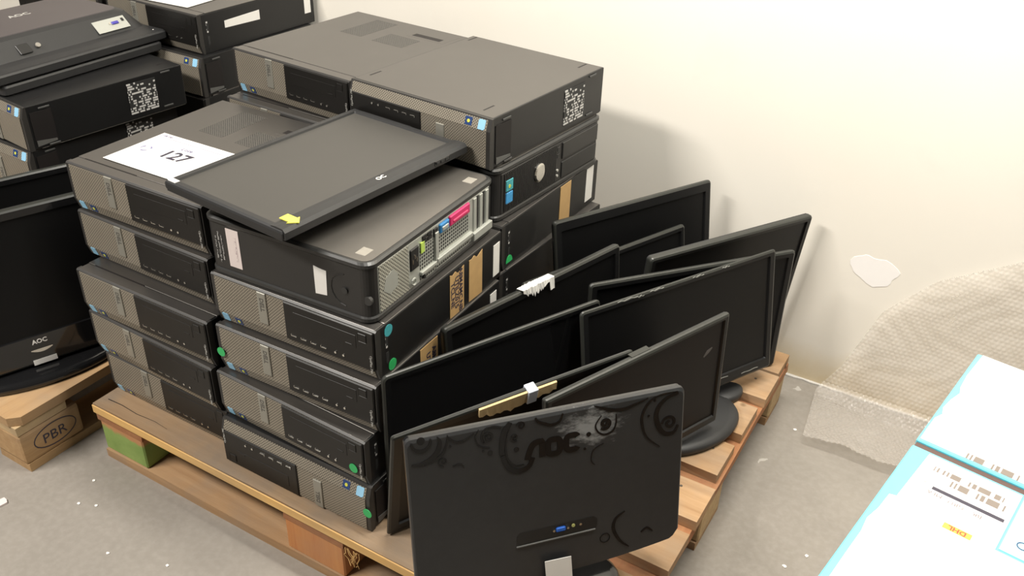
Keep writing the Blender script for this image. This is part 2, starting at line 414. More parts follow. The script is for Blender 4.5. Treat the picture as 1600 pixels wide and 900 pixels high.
# ------------------------------------------------------------------ desktop computer, slim black kind
W7, D7, H7 = .36, .41, .102
_c = {}
def cached(k, fn):
    if k not in _c: _c[k] = fn()
    return _c[k]
def X(u): return u-W7/2
def Y(v): return v-D7/2
def b7(u0, u1, v0, v1, z0, z1, m, bev=0., seg=1):
    return MB().box(X(u0), X(u1), Y(v0), Y(v1), z0, z1, bev, seg).mesh('p', m)
def desktop(label, px, py, pz, yaw, flip=False, group=None, full=True, plate=False):
    c, s = math.cos(yaw), math.sin(yaw)
    cx = px+c*W7/2-s*D7/2; cy = py+s*W7/2+c*D7/2
    root = thing('desktop_computer', label, 'computer', T(cx, cy, pz) @ RZ(yaw), group)
    F = T(0, 0, H7) @ RY(PI) if flip else Matrix.Identity(4)
    def P(name, key, fn, parent=root, ml=None, lab=None):
        m_ = ml if ml is not None else (F if parent is root else None)
        if parent is root and ml is not None: m_ = F @ ml
        return part(name, cached(key, fn), parent, m_, lab)
    case = P('case', 'case', lambda: b7(.001, W7-.001, .012, D7, 0, .1, CASE, .002, 2))
    lid = P('lid', 'lid', lambda: b7(.002, W7-.002, .028, D7-.003, .1, .1018, LID, .0008))
    fb = P('front_bezel', 'bezel', lambda: MB().prism([(Y(.0125), 0), (Y(.0078), .0008), (Y(.0004), .0236), (Y(0), .0985), (Y(.003), .1012), (Y(.0125), .1012)], 'x', X(0), X(W7)).mesh('bezel', BEZEL))
    P('bezel_top', 'btop', lambda: b7(.004, W7-.004, .003, .0265, .1, .1016, LID, .0006))
    P('grille', 'grille', lambda: b7(.009, W7-.006, -.0012, .001, .0240, .097, GRILLE), fb)
    BAND = T(0, Y(.0002), .0238) @ RX(.314)
    P('grille_band', 'gband', lambda: MB().box(X(.009), X(W7-.006), -.0012, .0004, -.0215, -.0002).mesh('band', GRILLE), fb, BAND)
    P('drive_panel', 'dpanel', lambda: b7(.168, W7-.003, -.004, 0, .022, .0985, PANEL, .0018), fb)
    P('badge', 'badge', lambda: b7(.109, .129, -.0035, 0, .034, .0985, BADGE, .001), fb)
    P('blue_sticker', 'stb', lambda: MB().prism([(X(.013), -.0205), (X(.026), -.0205), (X(.029), -.018), (X(.029), -.001), (X(.016), -.001), (X(.013), -.004)], 'y', -.0018, 0).mesh('st', BLUEP), fb, BAND)
    if not full: return root
    P('lid_seam', 'seam', lambda: b7(.022, .165, .0262, .0292, .0995, .10195, GROOVE))
    P('lid_vent', 'vent1', lambda: b7(.093, .160, .248, .380, .1, .10195, LIDVENT), lid)
    P('lid_vent', 'vent2', lambda: b7(.200, .291, .242, .311, .1, .10195, LIDVENT), lid)
    P('latch', 'latch', lambda: b7(.236, .345, .325, .403, .1, .10195, LID, .0002), lid)
    P('latch_slot', 'lslot', lambda: b7(.245, .328, .334, .352, .1010, .10205, GROOVE), lid)
    P('drive_tray', 'tray', lambda: b7(.190, .322, -.0046, -.003, .058, .084, PANEL, .0004), fb)
    P('tray_button', 'tbut', lambda: b7(.300, .314, -.0052, -.004, .061, .064, PANEL, .0004), fb)
    P('power_button', 'pbut', lambda: b7(.326, .344, -.0048, -.003, .075, .092, PANEL, .0015), fb)
    for k in range(4):
        P('usb_port', 'usb', lambda: MB().box(X(.181), X(.1819), Y(-.0050), Y(-.004), .0335, .0372).box(X(.181), X(.1925), Y(-.0050), Y(-.004), .0333, .0343).mesh('usb', CHROME), fb, T(.0215*k, 0, 0), 'chrome-edged port')
    for k in range(2):
        P('audio_jack', 'jack', lambda: MB().cyl((X(.277), Y(-.0055), .034), 'y', .0022, .002, 10).mesh('jack', CHROME), fb, T(.017*k, 0, 0))
    P('badge_lettering', 'btxt', lambda: text_mesh('DELL', .0125, mat('badge_ink', (.09, .085, .075), .4), bold=.0002), fb, T(X(.119), Y(-.0037), .074) @ TXT_FRONT @ RZ(-PI/2))
    P('model_lettering', 'mtxt', lambda: text_mesh('OptiPlex 790', .0066, GREYT), fb, T(X(.351), Y(-.0043), .036) @ TXT_FRONT @ RZ(-PI/2))
    P('window_sticker', 'stw', lambda: MB().box(X(.044), X(.060), -.0017, 0, -.019, -.003).mesh('st', NAVY), fb, BAND)
    P('sticker_dot', 'std', lambda: MB().cyl((X(.052), -.0022, -.011), 'y', .0034, .001, 10).mesh('dot', LIME), fb, BAND)
    if flip:
        if plate: P('underside', 'under', lambda: b7(.004, W7-.004, .014, D7-.003, -.0002, .0006, LID))
        for (u, v) in ((.04, .035), (.04, .37), (.342, .045), (.342, .372)):
            P('foot', 'foot', lambda: b7(0, .004, 0, .034, -.0003, .0006, GROOVE), root, T(u, v, 0))
        P('side_vent', 'svent', lambda: b7(-.0004, .003, .018, .068, .016, .090, GROOVE))
        P('vent_lip', 'vlip', lambda: MB().prism([(Y(.020), .094), (Y(.066), .091), (Y(.066), .086), (Y(.020), .080)], 'x', X(-.0012), X(.002)).mesh('lip', mat('vent_lip', (.10, .10, .095), .45)))  # pale grey paints in the highlight on the slanted bottom of the vent
        for (v, z) in ((.040, .010), (.350, .006), (.345, .090), (.046, .0965)):
            P('side_foot', 'sfoot', lambda: b7(-.0012, .001, 0, .026, -.002, .002, mat('side_foot', (.06, .06, .058), .45), .0006), root, T(0, v, z))
        P('spec_print', 'sprint', lambda: b7(-.0003, .001, .256, .332, .012, .088, SPEC))
    else:
        for k, (zz, hh) in enumerate(((.052, .03), (.022, .022))):
            P('side_print', 'sp%d' % k, lambda: b7(W7-.0012, W7-.0007, .026, .033, zz, zz+hh, SPEC))
    return root
def side_plate(root, name, v0, v1, z0, z1, m, label, skew=0., torn=False, d=W7-.0009):
    """sticker or tape on the right side of a computer (its +X face)"""
    pts = [(Y(v0), z0+skew), (Y(v1), z0), (Y(v1), z1+skew)]
    if torn:
        n = 5
        for k in range(1, n): pts.append((Y(v1+(v0-v1)*k/n), z1+skew-.004*((k*7) % 3)))
    pts.append((Y(v0), z1-skew*.3))
    return part(name, MB().prism(pts, 'x', X(d), X(d+.0009)).mesh(name, m), root, None, label)
def dot(root, face, a, b, m, label, r=.0095):
    if face == 'R': me = MB().cyl((X(W7-.0008), Y(a), b), 'x', r, .0007, 18).mesh('dot', m)
    else: me = MB().cyl((X(a), Y(-.0052), b), 'y', r, .0008, 18).mesh('dot', m)
    part('round_sticker', me, root, None, label)

GA = 'desktop computers in the front stacks'; GR = 'desktop computers in the rear stacks'; GL = 'desktop computers on the neighbouring pallet'
A1 = desktop('black desktop computer with a white lot sheet on its lid, topmost of its stack', -.6064, -.1200, .552, .0162, group=GA)
A2 = desktop('desktop computer right beneath the one carrying the white lot sheet', -.6030, -.1222, .450, -.004, group=GA)
A3 = desktop('desktop computer jutting out, third down below the lot sheet', -.5765, -.1712, .348, .006, group=GA)
A4 = desktop('desktop computer fourth down in the stack below the lot sheet', -.5796, -.1655, .246, -.0271, group=GA)
A5 = desktop('lowest desktop computer of the stack below the lot sheet, on the pallet deck', -.5653, -.1604, .144, 0, group=GA)
F1 = desktop('desktop computer under the silver-topped one, brown tapes on its side', -.2076, -.1487, .450, .030, group=GA)
F2 = desktop('desktop computer with a green dot by its blue sticker', -.2030, -.1604, .348, .025, group=GA)
F3 = desktop('desktop computer with a green dot on the end of its dark drive panel', -.2102, -.1701, .246, -.0302, group=GA)
F4 = desktop('upside-down desktop computer lying on the pallet deck, grille along its top', -.2035, -.1870, .144, 0, True, group=GA)
C1 = desktop('desktop computer with vent patches and a latch on its bare lid, topmost at back', -.6274, .3498, .654, -.0706, group=GR)
for k in range(5):
    desktop('desktop computer right below the bare-lidded one at the back' if k == 4 else ('lowest', 'second from the deck', 'third from the deck', 'fourth from the deck')[k]+' desktop computer under the bare-lidded one at the back', -.624+.004*(k % 2), .312 if k == 4 else .33, .144+.102*k, -.03, group=GR, full=(k == 4))
B1 = desktop('upside-down desktop computer topmost by the wall, four foot slits on its upper face', -.2530, .3066, .6662, -.0845, True, group=GR, plate=True)
R3 = desktop('desktop computer under the round-badged one, kraft tape and green half dot on its side', -.2263, .2890, .450, -.0193, group=GR)
for k, (dx, lab) in enumerate(((.002, 'desktop computer at the foot of the back stack behind the monitors'), (.005, 'desktop computer second from the deck behind the monitors'), (.004, 'desktop computer just below the one with the green half dot'))):
    desktop(lab, -.226+dx, .292, .144+.102*k, -.06 if k == 2 else -.01, group=GR)
L1 = desktop('upside-down desktop computer with spec label on its side, under the face-down monitors', -1.278, .035, .552, -.105, True, group=GL)
L2 = desktop('upside-down desktop computer with a small green dot, above the standing glossy monitor', -1.283, -.002, .450, -.02, True, group=GL)
ORD = ('lowest desktop computer', 'second desktop computer from the deck', 'third desktop computer from the deck', 'fourth desktop computer from the deck', 'fifth desktop computer from the deck')
for k in range(3): desktop(ORD[k]+' in the stack behind the standing glossy monitor', -1.285, .02, .144+.102*k, 0, group=GL, full=False)
L3 = desktop('upside-down desktop computer beneath the one with paper on top, by the wall', -1.232, .463, .552, -.01, True, group=GL)
for k in range(4): desktop(ORD[k]+' in the wall-side stack topped by paper', -1.232, .463, .144+.102*k, -.01, group=GL, full=False)
L4 = desktop('desktop computer with white paper on its lid and a pale tape on its side', -1.248, .497, .654, -.035, group=GL)
L5 = desktop('desktop computer beside the one with white paper, behind the face-down monitor', -1.632, .490, .654, .0, True, group=GL)
for k in range(5): desktop(ORD[k]+' in the far corner of the stamped pallet', -1.632, .490, .144+.102*k, 0, group=GL, full=False)

# stickers, tapes and marks on the computers
dot(F2, 'F', .009, .045, GREEN, 'green round sticker')
dot(F3, 'F', .335, .036, GREEN, 'green round sticker')
part('round_sticker', MB().cyl((X(.003), Y(-.0042), .052), 'y', .0095, .0008, 18).mesh('dot', GREEN), F4, T(0, 0, H7) @ RY(PI), 'green round sticker')
dot(F1, 'R', .035, .085, TEAL, 'teal round sticker', .011)
dot(F1, 'R', .042, .012, GREEN, 'green round sticker', .011)
t1 = side_plate(F1, 'kraft_tape', .222, .270, .001, .094, KRAFT, 'brown tape with handwriting', 0, True)
for k, s_ in enumerate(('A8MAMC.NB', 'UTILZ015', 'TCL.NE')):
    part('handwriting', text_mesh(s_, .0165, INK, bold=.0004), t1, T(X(W7+.0002), Y(.258-.0135*k), .048) @ TXT_RIGHT @ RZ(-PI/2))
side_plate(F1, 'kraft_tape', .288, .336, .001, .094, KRAFT, 'plain brown tape', .002, True)
side_plate(F1, 'white_label', .378, .402, .012, .082, WHITE, 'white label')
t2 = side_plate(F2, 'kraft_tape', .13, .185, .03, .098, KRAFT, 'brown tape with handwriting')
for k, s_ in enumerate(('A8MA', 'UTIL')):
    part('handwriting', text_mesh(s_, .017, INK, bold=.0004), t2, T(X(W7+.0002), Y(.172-.018*k), .062) @ TXT_RIGHT @ RZ(-PI/2))
side_plate(F2, 'white_label', .372, .396, .04, .085, WHITE, 'white label')
side_plate(R3, 'kraft_tape', .235, .282, .004, .098, KRAFT, 'plain brown tape')
side_plate(R3, 'white_label', .355, .388, .014, .096, WHITE, 'white label')
part('round_sticker', MB().prism([(Y(.031)+.012*math.cos(PI*k/12), .010+.016*math.sin(PI*k/12)) for k in range(13)], 'x', X(W7-.0008), X(W7)).mesh('dot', GREEN), R3, None, 'green half dot')
part('round_sticker', MB().cyl((X(.004), Y(-.0042), .05), 'y', .006, .0008, 14).mesh('dot', GREEN), L2, T(0, 0, H7) @ RY(PI), 'small green sticker')
side_plate(L4, 'white_tape', .085, .205, .050, .072, WHITE, 'pale tape', .003)
side_plate(L4, 'white_tape', .372, .396, .030, .099, WHITE, 'upright white tape')
side_plate(L3, 'white_label', .175, .196, .030, .095, WHITE, 'white label')

# paper sheets
def sheet(name, w_, d_, mw, label, lift=.004):
    n = 10; L = []
    for i in range(n+1):
        q = i/n; L.append([(-w_/2+w_*q, -d_/2+d_*j/6, .0006+lift*(max(0, q-.8)*0+max(0, .12-q)*4*abs(j/6-.5))*.3) for j in range(7)])
    return single(name, MB().loops(L, False, False, False).mesh(name, WHITE), label, 'paper', mw)
LOTM = A1.matrix_world @ T(X(.152), Y(.123), .1026)
lot = sheet('lot_sheet', .206, .152, LOTM, 'white lot sheet printed with 127 lying on the front stack')
part('lettering', text_mesh('127', .046, INK, bold=.0008), lot, T(.008, .002, .0012) @ RZ(.0))
part('lettering', text_mesh('Lote', .016, INKV), lot, T(.006, .036, .0012))
part('print_line', text_mesh('LEILOES', .008, INKV), lot, T(-.080, .065, .0012))
part('print_line', MB().box(-.098, .098, .0575, .0583, .0009, .0013).mesh('rule', INKV), lot)
for k in range(2): part('print_line', MB().box(-.03, .035, -.036-.010*k, -.0345-.010*k, .0009, .0012).mesh('rule', mat('print_faint', (.62, .60, .62), .6)), lot)
lg = MB()
for a0 in (0.3, 2.4, 4.5): lg.ribbon([(-.072+.011*math.cos(a0+k*.15), .001+.011*math.sin(a0+k*.15)) for k in range(10)], lambda q: .004*(1-q)+.0006, 'z', .0009, .0013)
part('round_emblem', lg.mesh('emblem', INKV), lot)
sheet('paper_sheet', .21, .297, L4.matrix_world @ T(X(.17), Y(.17), .1026) @ RZ(.1), 'blank white paper on a computer by the wall')

# ------------------------------------------------------------------ silver-topped computers
W5, D5, H5 = .353, .399, .113
def P5(x, y): return (x-W5/2, y-D5/2)
def case755(label, px, py, pz, yaw, group):
    c, s = math.cos(yaw), math.sin(yaw)
    root = thing('desktop_computer', label, 'computer', T(px+c*W5/2-s*D5/2, py+s*W5/2+c*D5/2, pz) @ RZ(yaw), group)
    def ring(w_, d_, r, z0, z1): return MB().prism(rrect(w_, d_, r, 6), 'z', z0, z1)
    part('case', cached('c5', lambda: ring(W5-.006, D5-.006, .018, .010, .104).mesh('case', CASE5)), root)
    def rim(z0, z1, b0, b1):
        mb = MB(); n = 6
        mb.loops([[(*p, z) for p in rrect(W5+d, D5+d, .022, n)] for z, d in ((z0, -b0*2), (z0+.003, 0), (z1-.003, 0), (z1, -b1*2))]); return mb
    part('bottom_rim', cached('r5b', lambda: rim(0, .0125, .002, .002).mesh('rim', RIM5)), root)
    part('top_rim', cached('r5t', lambda: rim(.1005, .1125, .002, .004).mesh('rim', RIM5)), root)
    tp = part('top_panel', cached('t5', lambda: ring(W5-.017, D5-.017, .016, .112, .1131).mesh('panel', SILVER)), root, None, 'brushed silver panel')
    for x, y in ((.045, .033), (.045, .36), (.318, .036), (.322, .356)):
        part('foot_pad', cached('fp5', lambda: MB().box(-.010, .010, -.012, .012, .1128, .1137, .0006).mesh('pad', FOOT)), tp, T(*P5(x, y), 0))
    return root
E5 = case755('silver-topped computer on the front stack, metal back with coloured sockets outward', -.2126, -.1437, .552, .040, GA)
def bx5(x0, x1, y0, y1, z0, z1, m, bev=0.): return MB().box(x0-W5/2, x1-W5/2, y0-D5/2, y1-D5/2, z0, z1, bev).mesh('p', m)
xf = W5
io = part('back_plate', bx5(xf-.012, xf-.0015, .024, .378, .0125, .1005, STEEL, .001), E5, None, 'steel back plate')
part('fan_grille', bx5(xf-.006, xf-.0008, .026, .108, .014, .099, STEELMESH), io)
hx = [(-D5/2+.058+.019*math.cos(PI/3*k+.3)*(1+.25*(k % 2)), .056+.022*math.sin(PI/3*k+.3)) for k in range(6)]
part('grille_blank', MB().prism(hx, 'x', xf-.004-W5/2, xf-.0004-W5/2).mesh('blank', STEEL), io)
ps = part('power_socket', bx5(xf-.004, xf+.001, .112, .138, .046, .088, PORTB, .002), io)
for k in (-1, 0, 1): part('pin', bx5(xf, xf+.0018, .124+.006*k-.001, .124+.006*k+.001, .060+(.007 if k == 0 else 0), .068+(.007 if k == 0 else 0), CHROME), ps)
part('lock_loop', MB().tube([(xf+.002-W5/2, -D5/2+.118+.006*math.cos(a), .026+.006*math.sin(a)) for a in [k*PI/5 for k in range(11)]], .0018, 5).mesh('loop', STEEL), io)
part('perforated_panel', bx5(xf-.006, xf-.0008, .142, .184, .034, .078, STEELSQ), io)
part('perforated_panel', bx5(xf-.006, xf-.0008, .200, .300, .042, .076, STEELSQ), io)
part('perforated_panel', bx5(xf-.006, xf-.0008, .142, .184, .013, .024, STEELSQ), io)
part('perforated_panel', bx5(xf-.006, xf-.0008, .192, .304, .013, .025, STEELSQ), io)
part('ledge', bx5(xf-.004, xf+.004, .140, .188, .026, .033, STEEL, .001), io)
part('ledge', bx5(xf-.004, xf+.005, .190, .310, .027, .036, STEEL, .001), io)
part('ledge', bx5(xf-.004, xf+.003, .186, .197, .022, .088, STEEL, .001), io)
for k in range(2):
    for q in range(2): part('usb_port', bx5(xf-.003, xf+.0006, .150+.016*k, .163+.016*k, .083+.008*q, .089+.008*q, PORTB), io)
part('network_port', bx5(xf-.003, xf+.0012, .184, .197, .080, .096, PORTB, .001), io)
vg = part('video_port', bx5(xf-.003, xf+.003, .202, .232, .079, .097, PORTBLUE, .002), io, None, 'blue socket')
part('socket_face', bx5(xf+.002, xf+.0045, .207, .227, .083, .091, STEEL, .001), vg)
pr_ = part('parallel_port', bx5(xf-.003, xf+.003, .234, .302, .079, .099, PORTRED, .002), io, None, 'magenta socket')
part('socket_face', bx5(xf+.002, xf+.0045, .243, .293, .084, .089, mat('socket_red', (.70, .06, .16), .35), .001), pr_)
for k in range(3):
    part('slot_bracket', bx5(xf-.003, xf+.001, .318+.022*k, .329+.022*k, .028, .098, STEEL, .001), io)
    part('slot_gap', bx5(xf-.004, xf-.001, .330+.022*k, .338+.022*k, .028, .098, PORTB), io)
part('bracket_rail', bx5(xf-.003, xf+.006, .312, .380, .014, .030, STEEL, .001), io)
part('screw', MB().cyl((xf-W5/2, -D5/2+.150, .020), 'x', .004, .003, 10).mesh('screw', PORTB), io)
part('flag_sticker', bx5(xf-.001, xf+.0015, .143, .154, .068, .088, mat('sticker_limegreen', (.48, .66, .12), .5)), io, None, 'lime green sticker')
def e_side(name, u0, u1, z0, z1, m, label, torn=False):
    pts = [(u0-W5/2, z0), (u1-W5/2, z0+(.003 if torn else 0)), (u1-W5/2+(.002 if torn else 0), z1-(.003 if torn else 0)), ((u0+u1)/2-W5/2, z1-(.002 if torn else 0)), (u0-W5/2, z1)]
    return part(name, MB().prism(pts, 'y', -D5/2+.0022, -D5/2+.0032).mesh(name, m), E5, None, label)
pk = e_side('white_label', .050, .078, .022, .096, PINKW, 'pinkish white label')
part('print_line', MB().box(.067-W5/2, .071-W5/2, -D5/2+.0019, -D5/2+.0025, .035, .082).mesh('rule', mat_print('pink_print', (.72, .63, .60), (.45, .35, .36), 900, 260, .5, ('X', 'Z'))), pk)
e_side('torn_label', .238, .262, .027, .080, WHITE, 'torn white label', True)
for u, zz, hh in ((.022, .030, .045), (.029, .024, .060), (.036, .030, .05)):
    part('side_print', MB().box(u-W5/2, u+.003-W5/2, -D5/2+.0025, -D5/2+.0029, zz, zz+hh).mesh('print', mat_print('print%d' % int(u*1000), (.03, .03, .03), (.45, .44, .42), 900, 400, .6, ('X', 'Z'))), E5)
part('lock_ring', MB().tube([(.300-W5/2+.028*math.cos(a), -D5/2+.003, .052+.030*math.sin(a)) for a in [PI/2+k*PI/8 for k in range(9)]], .0012, 5).mesh('ring', CASE5), E5)
part('release_knob', MB().cyl((.300-W5/2, -D5/2+.0005, .052), 'y', .006, .004, 14).mesh('knob', RIM5), E5)
part('case_screw', MB().cyl((W5/2-.010, -D5/2+.004, .044), 'y', .008, .006, 14).mesh('screw', RIM5), E5)

D5o = case755('silver-topped computer with ribbed front, round silver badge and blue stickers', -.2361, .3120, .552, -.0800, GR)
fp = part('front_panel', bx5(W5-.010, W5-.001, .020, .380, .0125, .1005, CASE5, .002), D5o)
rb = MB()
for k in range(36): rb.box(W5-.0022-W5/2, W5+.0008-W5/2, .030+.0052*k-D5/2, .0328+.0052*k-D5/2, .016, .097)
part('grille_ribs', rb.mesh('ribs', CASE5), fp)
bd = MB(); bd.loops([[(W5-W5/2+d, .150-D5/2+r_*math.cos(2*PI*k/24), .060+r_*1.1*math.sin(2*PI*k/24)) for k in range(24)] for d, r_ in ((0, .0185), (.003, .0185), (.0045, .015))])
part('round_badge', bd.mesh('badge', CHROME), fp, None, 'round silver badge')
part('blue_sticker', bx5(W5-.001, W5+.0016, .034, .058, .058, .082, TEAL, .001), fp, None, 'teal blue sticker')
part('blue_sticker', bx5(W5-.001, W5+.0016, .034, .058, .031, .056, BLUE, .002), fp, None, 'blue sticker')
part('sticker_dot', MB().cyl((W5+.0012-W5/2, .045-D5/2, .068), 'x', .004, .0008, 10).mesh('dot', LIME), fp)
part('drive_bay', bx5(W5-.002, W5+.002, .236, .378, .060, .098, CASE5, .0015), fp)
part('drive_bay', bx5(W5-.002, W5+.001, .236, .378, .016, .054, PORTB, .0015), fp)
for z in (.083, .068): part('usb_port', bx5(W5-.001, W5+.0014, .216, .226, z, z+.010, PORTB, .001), fp)
for z in (.040, .028): part('audio_jack', MB().cyl((W5-W5/2-.001, .220-D5/2, z), 'x', .003, .003, 10).mesh('jack', GREYT), fp)

# ------------------------------------------------------------------ monitors
def frame_m(psi, th, ro, c, back=False, depth=0.):
    w_ = Vector((math.cos(psi), math.sin(psi), 0)); n = Vector((math.sin(psi), -math.cos(psi), 0)); z = Vector((0, 0, 1))
    u = math.cos(th)*z-math.sin(th)*n; n2 = math.cos(th)*n+math.sin(th)*z
    w2 = math.cos(ro)*w_+math.sin(ro)*u; u2 = math.cos(ro)*u-math.sin(ro)*w_
    ax, ay = (w2, -n2) if not back else (-w2, n2)
    c = Vector(c)-(n2*depth if back else Vector((0, 0, 0)))
    return Matrix(((ax.x, ay.x, u2.x, c.x), (ax.y, ay.y, u2.y, c.y), (ax.z, ay.z, u2.z, c.z), (0, 0, 0, 1)))
def lp(w_, h_, r, y, zc, n=6): return [(p[0], y, p[1]) for p in rrect(w_, h_, r, n, 0, zc)]
def monitor(label, mw, W, H, bs=.018, bt=.018, bb=.026, Tk=.020, bulge=.012, r=.008, pl=PLASTIC, scr=SCREEN, back=PLASTICM, edge=None, group='leaning monitors', chin=0., name='monitor'):
    root = thing(name, label, 'monitor', mw, group)
    zc = H/2; iw = W-2*bs; ih = H-bt-bb; iz = bb+ih/2; ri = .002
    yb = min(.0055, Tk*.4)
    mb = MB(); mb.loops([lp(W-.001, H-.001, r, Tk*.62, zc), lp(W, H, r, yb, zc), lp(W-.0025, H-.0025, r, yb*.4, zc), lp(W-.010, H-.010, max(.002, r-.004), 0, zc)], False, False)
    part('outer_rim', mb.mesh('rim', edge or EDGE), root)
    mb = MB(); mb.loops([lp(W-.010, H-.010, max(.002, r-.004), 0, zc), lp(iw+.004, ih+.004, ri, .0002, iz), lp(iw, ih, ri, .0045, iz)], False, False)
    part('bezel', mb.mesh('bezel', pl), root)
    part('screen', MB().box(-iw/2-.001, iw/2+.001, .004, .006, bb-.001, H-bt+.001).mesh('screen', scr), root)
    mb = MB()
    mb.loops([lp(W-.003, H-.003, r, Tk*.55, zc), lp(W-.003, H-.003, r, Tk*.8, zc), lp(W-.016, H-.016, r+.004, Tk, zc),
              lp(W*.74, H*.70, .03, Tk+bulge*.7, zc+.01), lp(W*.62, H*.55, .03, Tk+bulge, zc+.01)], True, True)
    part('back_shell', mb.mesh('shell', back), root)
    return root
def ellipse_base(mb, a, b, z0, z1, lip=.006):
    mb.loops([[(s*a*math.cos(2*PI*k/40), s*b*math.sin(2*PI*k/40), z) for k in range(40)] for z, s in ((z0, .97), (z0+(z1-z0)*.4, 1.), (z1-.004, .96), (z1, .80))]); return mb
rad = math.radians
M = {
 'M1': (.3171, .6175, .1465, 1.1016, .1631, .0001, .4464, .3599),
 'M2': (.3154, .4921, .1465, 1.1852, .1784, .0010, .4669, .2901),
 'M3': (.2727, .2411, .1465, 1.3063, .0992, .0008, .4804, .3321),
 'M4': (.4669, .6788, .1465, 1.0461, -.0943, .0009, .4523, .3250),
 'M5': (.4655, .5260, .1465, .8879, .0307, .0002, .4855, .3000),
 'M6': (.5080, .4195, .1890, rad(63.2), rad(10.3), rad(-.3), .5110, .2798),
 'M7': (.2639, .0655, .1465, 1.1381, 0., .0003, .4633, .3220),
 'M8': (.3022, .0250, .1545, 1.0687, -.2347, .0343, .4688, .2903),
 'M9': (.5000, .1972, .1795, 1.1591, .0186, .0441, .4397, .2653),
}
def mm(k): v = M[k]; return frame_m(v[3], v[4], v[5], v[:3])
def W_(k): return M[k][6]
def H_(k): return M[k][7]
m1 = monitor('broad black monitor leaning closest to the computer stacks and wall', mm('M1'), W_('M1'), H_('M1'), bs=.02, bt=.026, Tk=.016, bulge=.003)
m2 = monitor('black monitor half hidden behind the one with torn white tape', mm('M2'), W_('M2'), H_('M2'), bs=.014, bt=.015, Tk=.014, bulge=.003, edge=EDGE)
m3 = monitor('black monitor with torn white tape over its top edge', mm('M3'), W_('M3'), H_('M3'), bt=.018, Tk=.018, bulge=.004, edge=EDGE)
m4 = monitor('black monitor whose top corner touches the wall', mm('M4'), W_('M4'), H_('M4'), bs=.016, bt=.014, Tk=.022, bulge=.004)
m5 = monitor('black monitor wedged between the wall-touching one and the scratched-topped one', mm('M5'), W_('M5'), H_('M5'), bs=.018, bt=.016, Tk=.014, bulge=.002)
m6 = monitor('wide black monitor with pale scratches along its top edge, on an oval stand', mm('M6'), W_('M6'), H_('M6'), bs=.018, bt=.014, bb=.028, Tk=.010, bulge=.001)
m7 = monitor('glossy black monitor with rounded corner leaning beside the computer with brown tapes', mm('M7'), W_('M7'), H_('M7'), bs=.017, bt=.015, Tk=.011, r=.011, pl=GLOSS, scr=GLOSS, bulge=.001)
m8 = monitor('black monitor tipped forward with cardboard taped along its top edge', mm('M8'), W_('M8'), H_('M8'), bs=.022, bt=.020, Tk=.010, bulge=.001, r=.005, edge=EDGE)
m9 = monitor('monitor with reddish dark screen resting on the oval stand base', mm('M9'), W_('M9'), H_('M9'), bs=.014, bt=.012, bb=.020, Tk=.016, bulge=.002, r=.004, scr=SCREENR, edge=EDGE)
# M6 stand
nrm6 = math.radians(63.2)
sb = part('stand_base', ellipse_base(MB(), .135, .088, 0, .020).mesh('base', PLASTICM, True), m6)
sb.matrix_basis = m6.matrix_world.inverted() @ T(.520, .400, ZD+.0015) @ RZ(nrm6)
sb2 = part('stand_base', ellipse_base(MB(), .045, .030, 0, .017).mesh('base', PLASTICM, True), m6)
sb2.matrix_basis = m6.matrix_world.inverted() @ T(.560, .545, ZD+.0012) @ RZ(nrm6)
nk = part('stand_neck', MB().box(-.035, .035, -.010, .010, .012, .100, .004).mesh('neck', PLASTICM), m6)
nk.matrix_basis = m6.matrix_world.inverted() @ T(.490, .428, ZD) @ RZ(nrm6)
# scratches on the top edge of M6
for x0, ln, dz in ((-.17, .05, 0), (-.125, .02, -.002), (-.09, .035, .0005), (.02, .03, .0), (.10, .02, 0)):
    part('scratch', MB().ribbon([(x0+ln*k/6, H_('M6')-.003+dz+.0012*math.sin(k*2.1)) for k in range(7)], lambda q: .0026*math.sin(PI*min(1, q*.9+.05)), 'y', -.0006, .0008).mesh('scratch', mat('scuff_pale', (.22, .22, .20), .7)), m6)
for x0, z0, ln in ((.19, .012, .05), (.08, .020, .09)):
    part('scratch', MB().ribbon([(x0+ln*(k/6-.5), z0+.0008*math.sin(k*1.7)) for k in range(7)], .0016, 'y', -.0006, .0008).mesh('scratch', MATS['scuff_pale']), m6)
part('scuff', MB().ribbon([(-.5*.44+.008, .12+.02*k) for k in range(2)], .001, 'y', -.0004, .001).mesh('scuff', MATS['scuff_pale']), m9)
sm = MB(); sm.ribbon([(.162, .185), (.172, .194), (.183, .199)], lambda q: .010*math.sin(PI*(q*.8+.1)), 'y', .0036, .0041)
part('smear', sm.mesh('smear', mat('smear_grey', (.10, .09, .085), .7)), m9)
part('port_notch', MB().box(-.024, .020, .006, .018, H_('M9')-.001, H_('M9')+.0008).mesh('notch', EDGE), m9)
# M3 torn white tape: wraps the top edge
hm = H_('M3')
tp = MB(); n = 34; L = []; rt = random.Random(5)
for i in range(n+1):
    x_ = -.047+.086*i/n; e_ = math.sin(PI*min(1, i/n*1.25)); fr = .004+.012*e_*rt.random()+.006*e_+(.020 if i > n-6 else 0); bk = .004+.006*rt.random()
    L.append([(x_, .020, hm-bk), (x_, .016, hm+.0012+.003*e_*rt.random()), (x_, -.0010-.002*rt.random(), hm+.0012+.002*rt.random()), (x_, -.0012-.003*rt.random(), hm-fr)])
tp.loops(L, False, False, False)
part('white_tape', tp.mesh('tape', WHITE), m3, None, 'torn white tape')
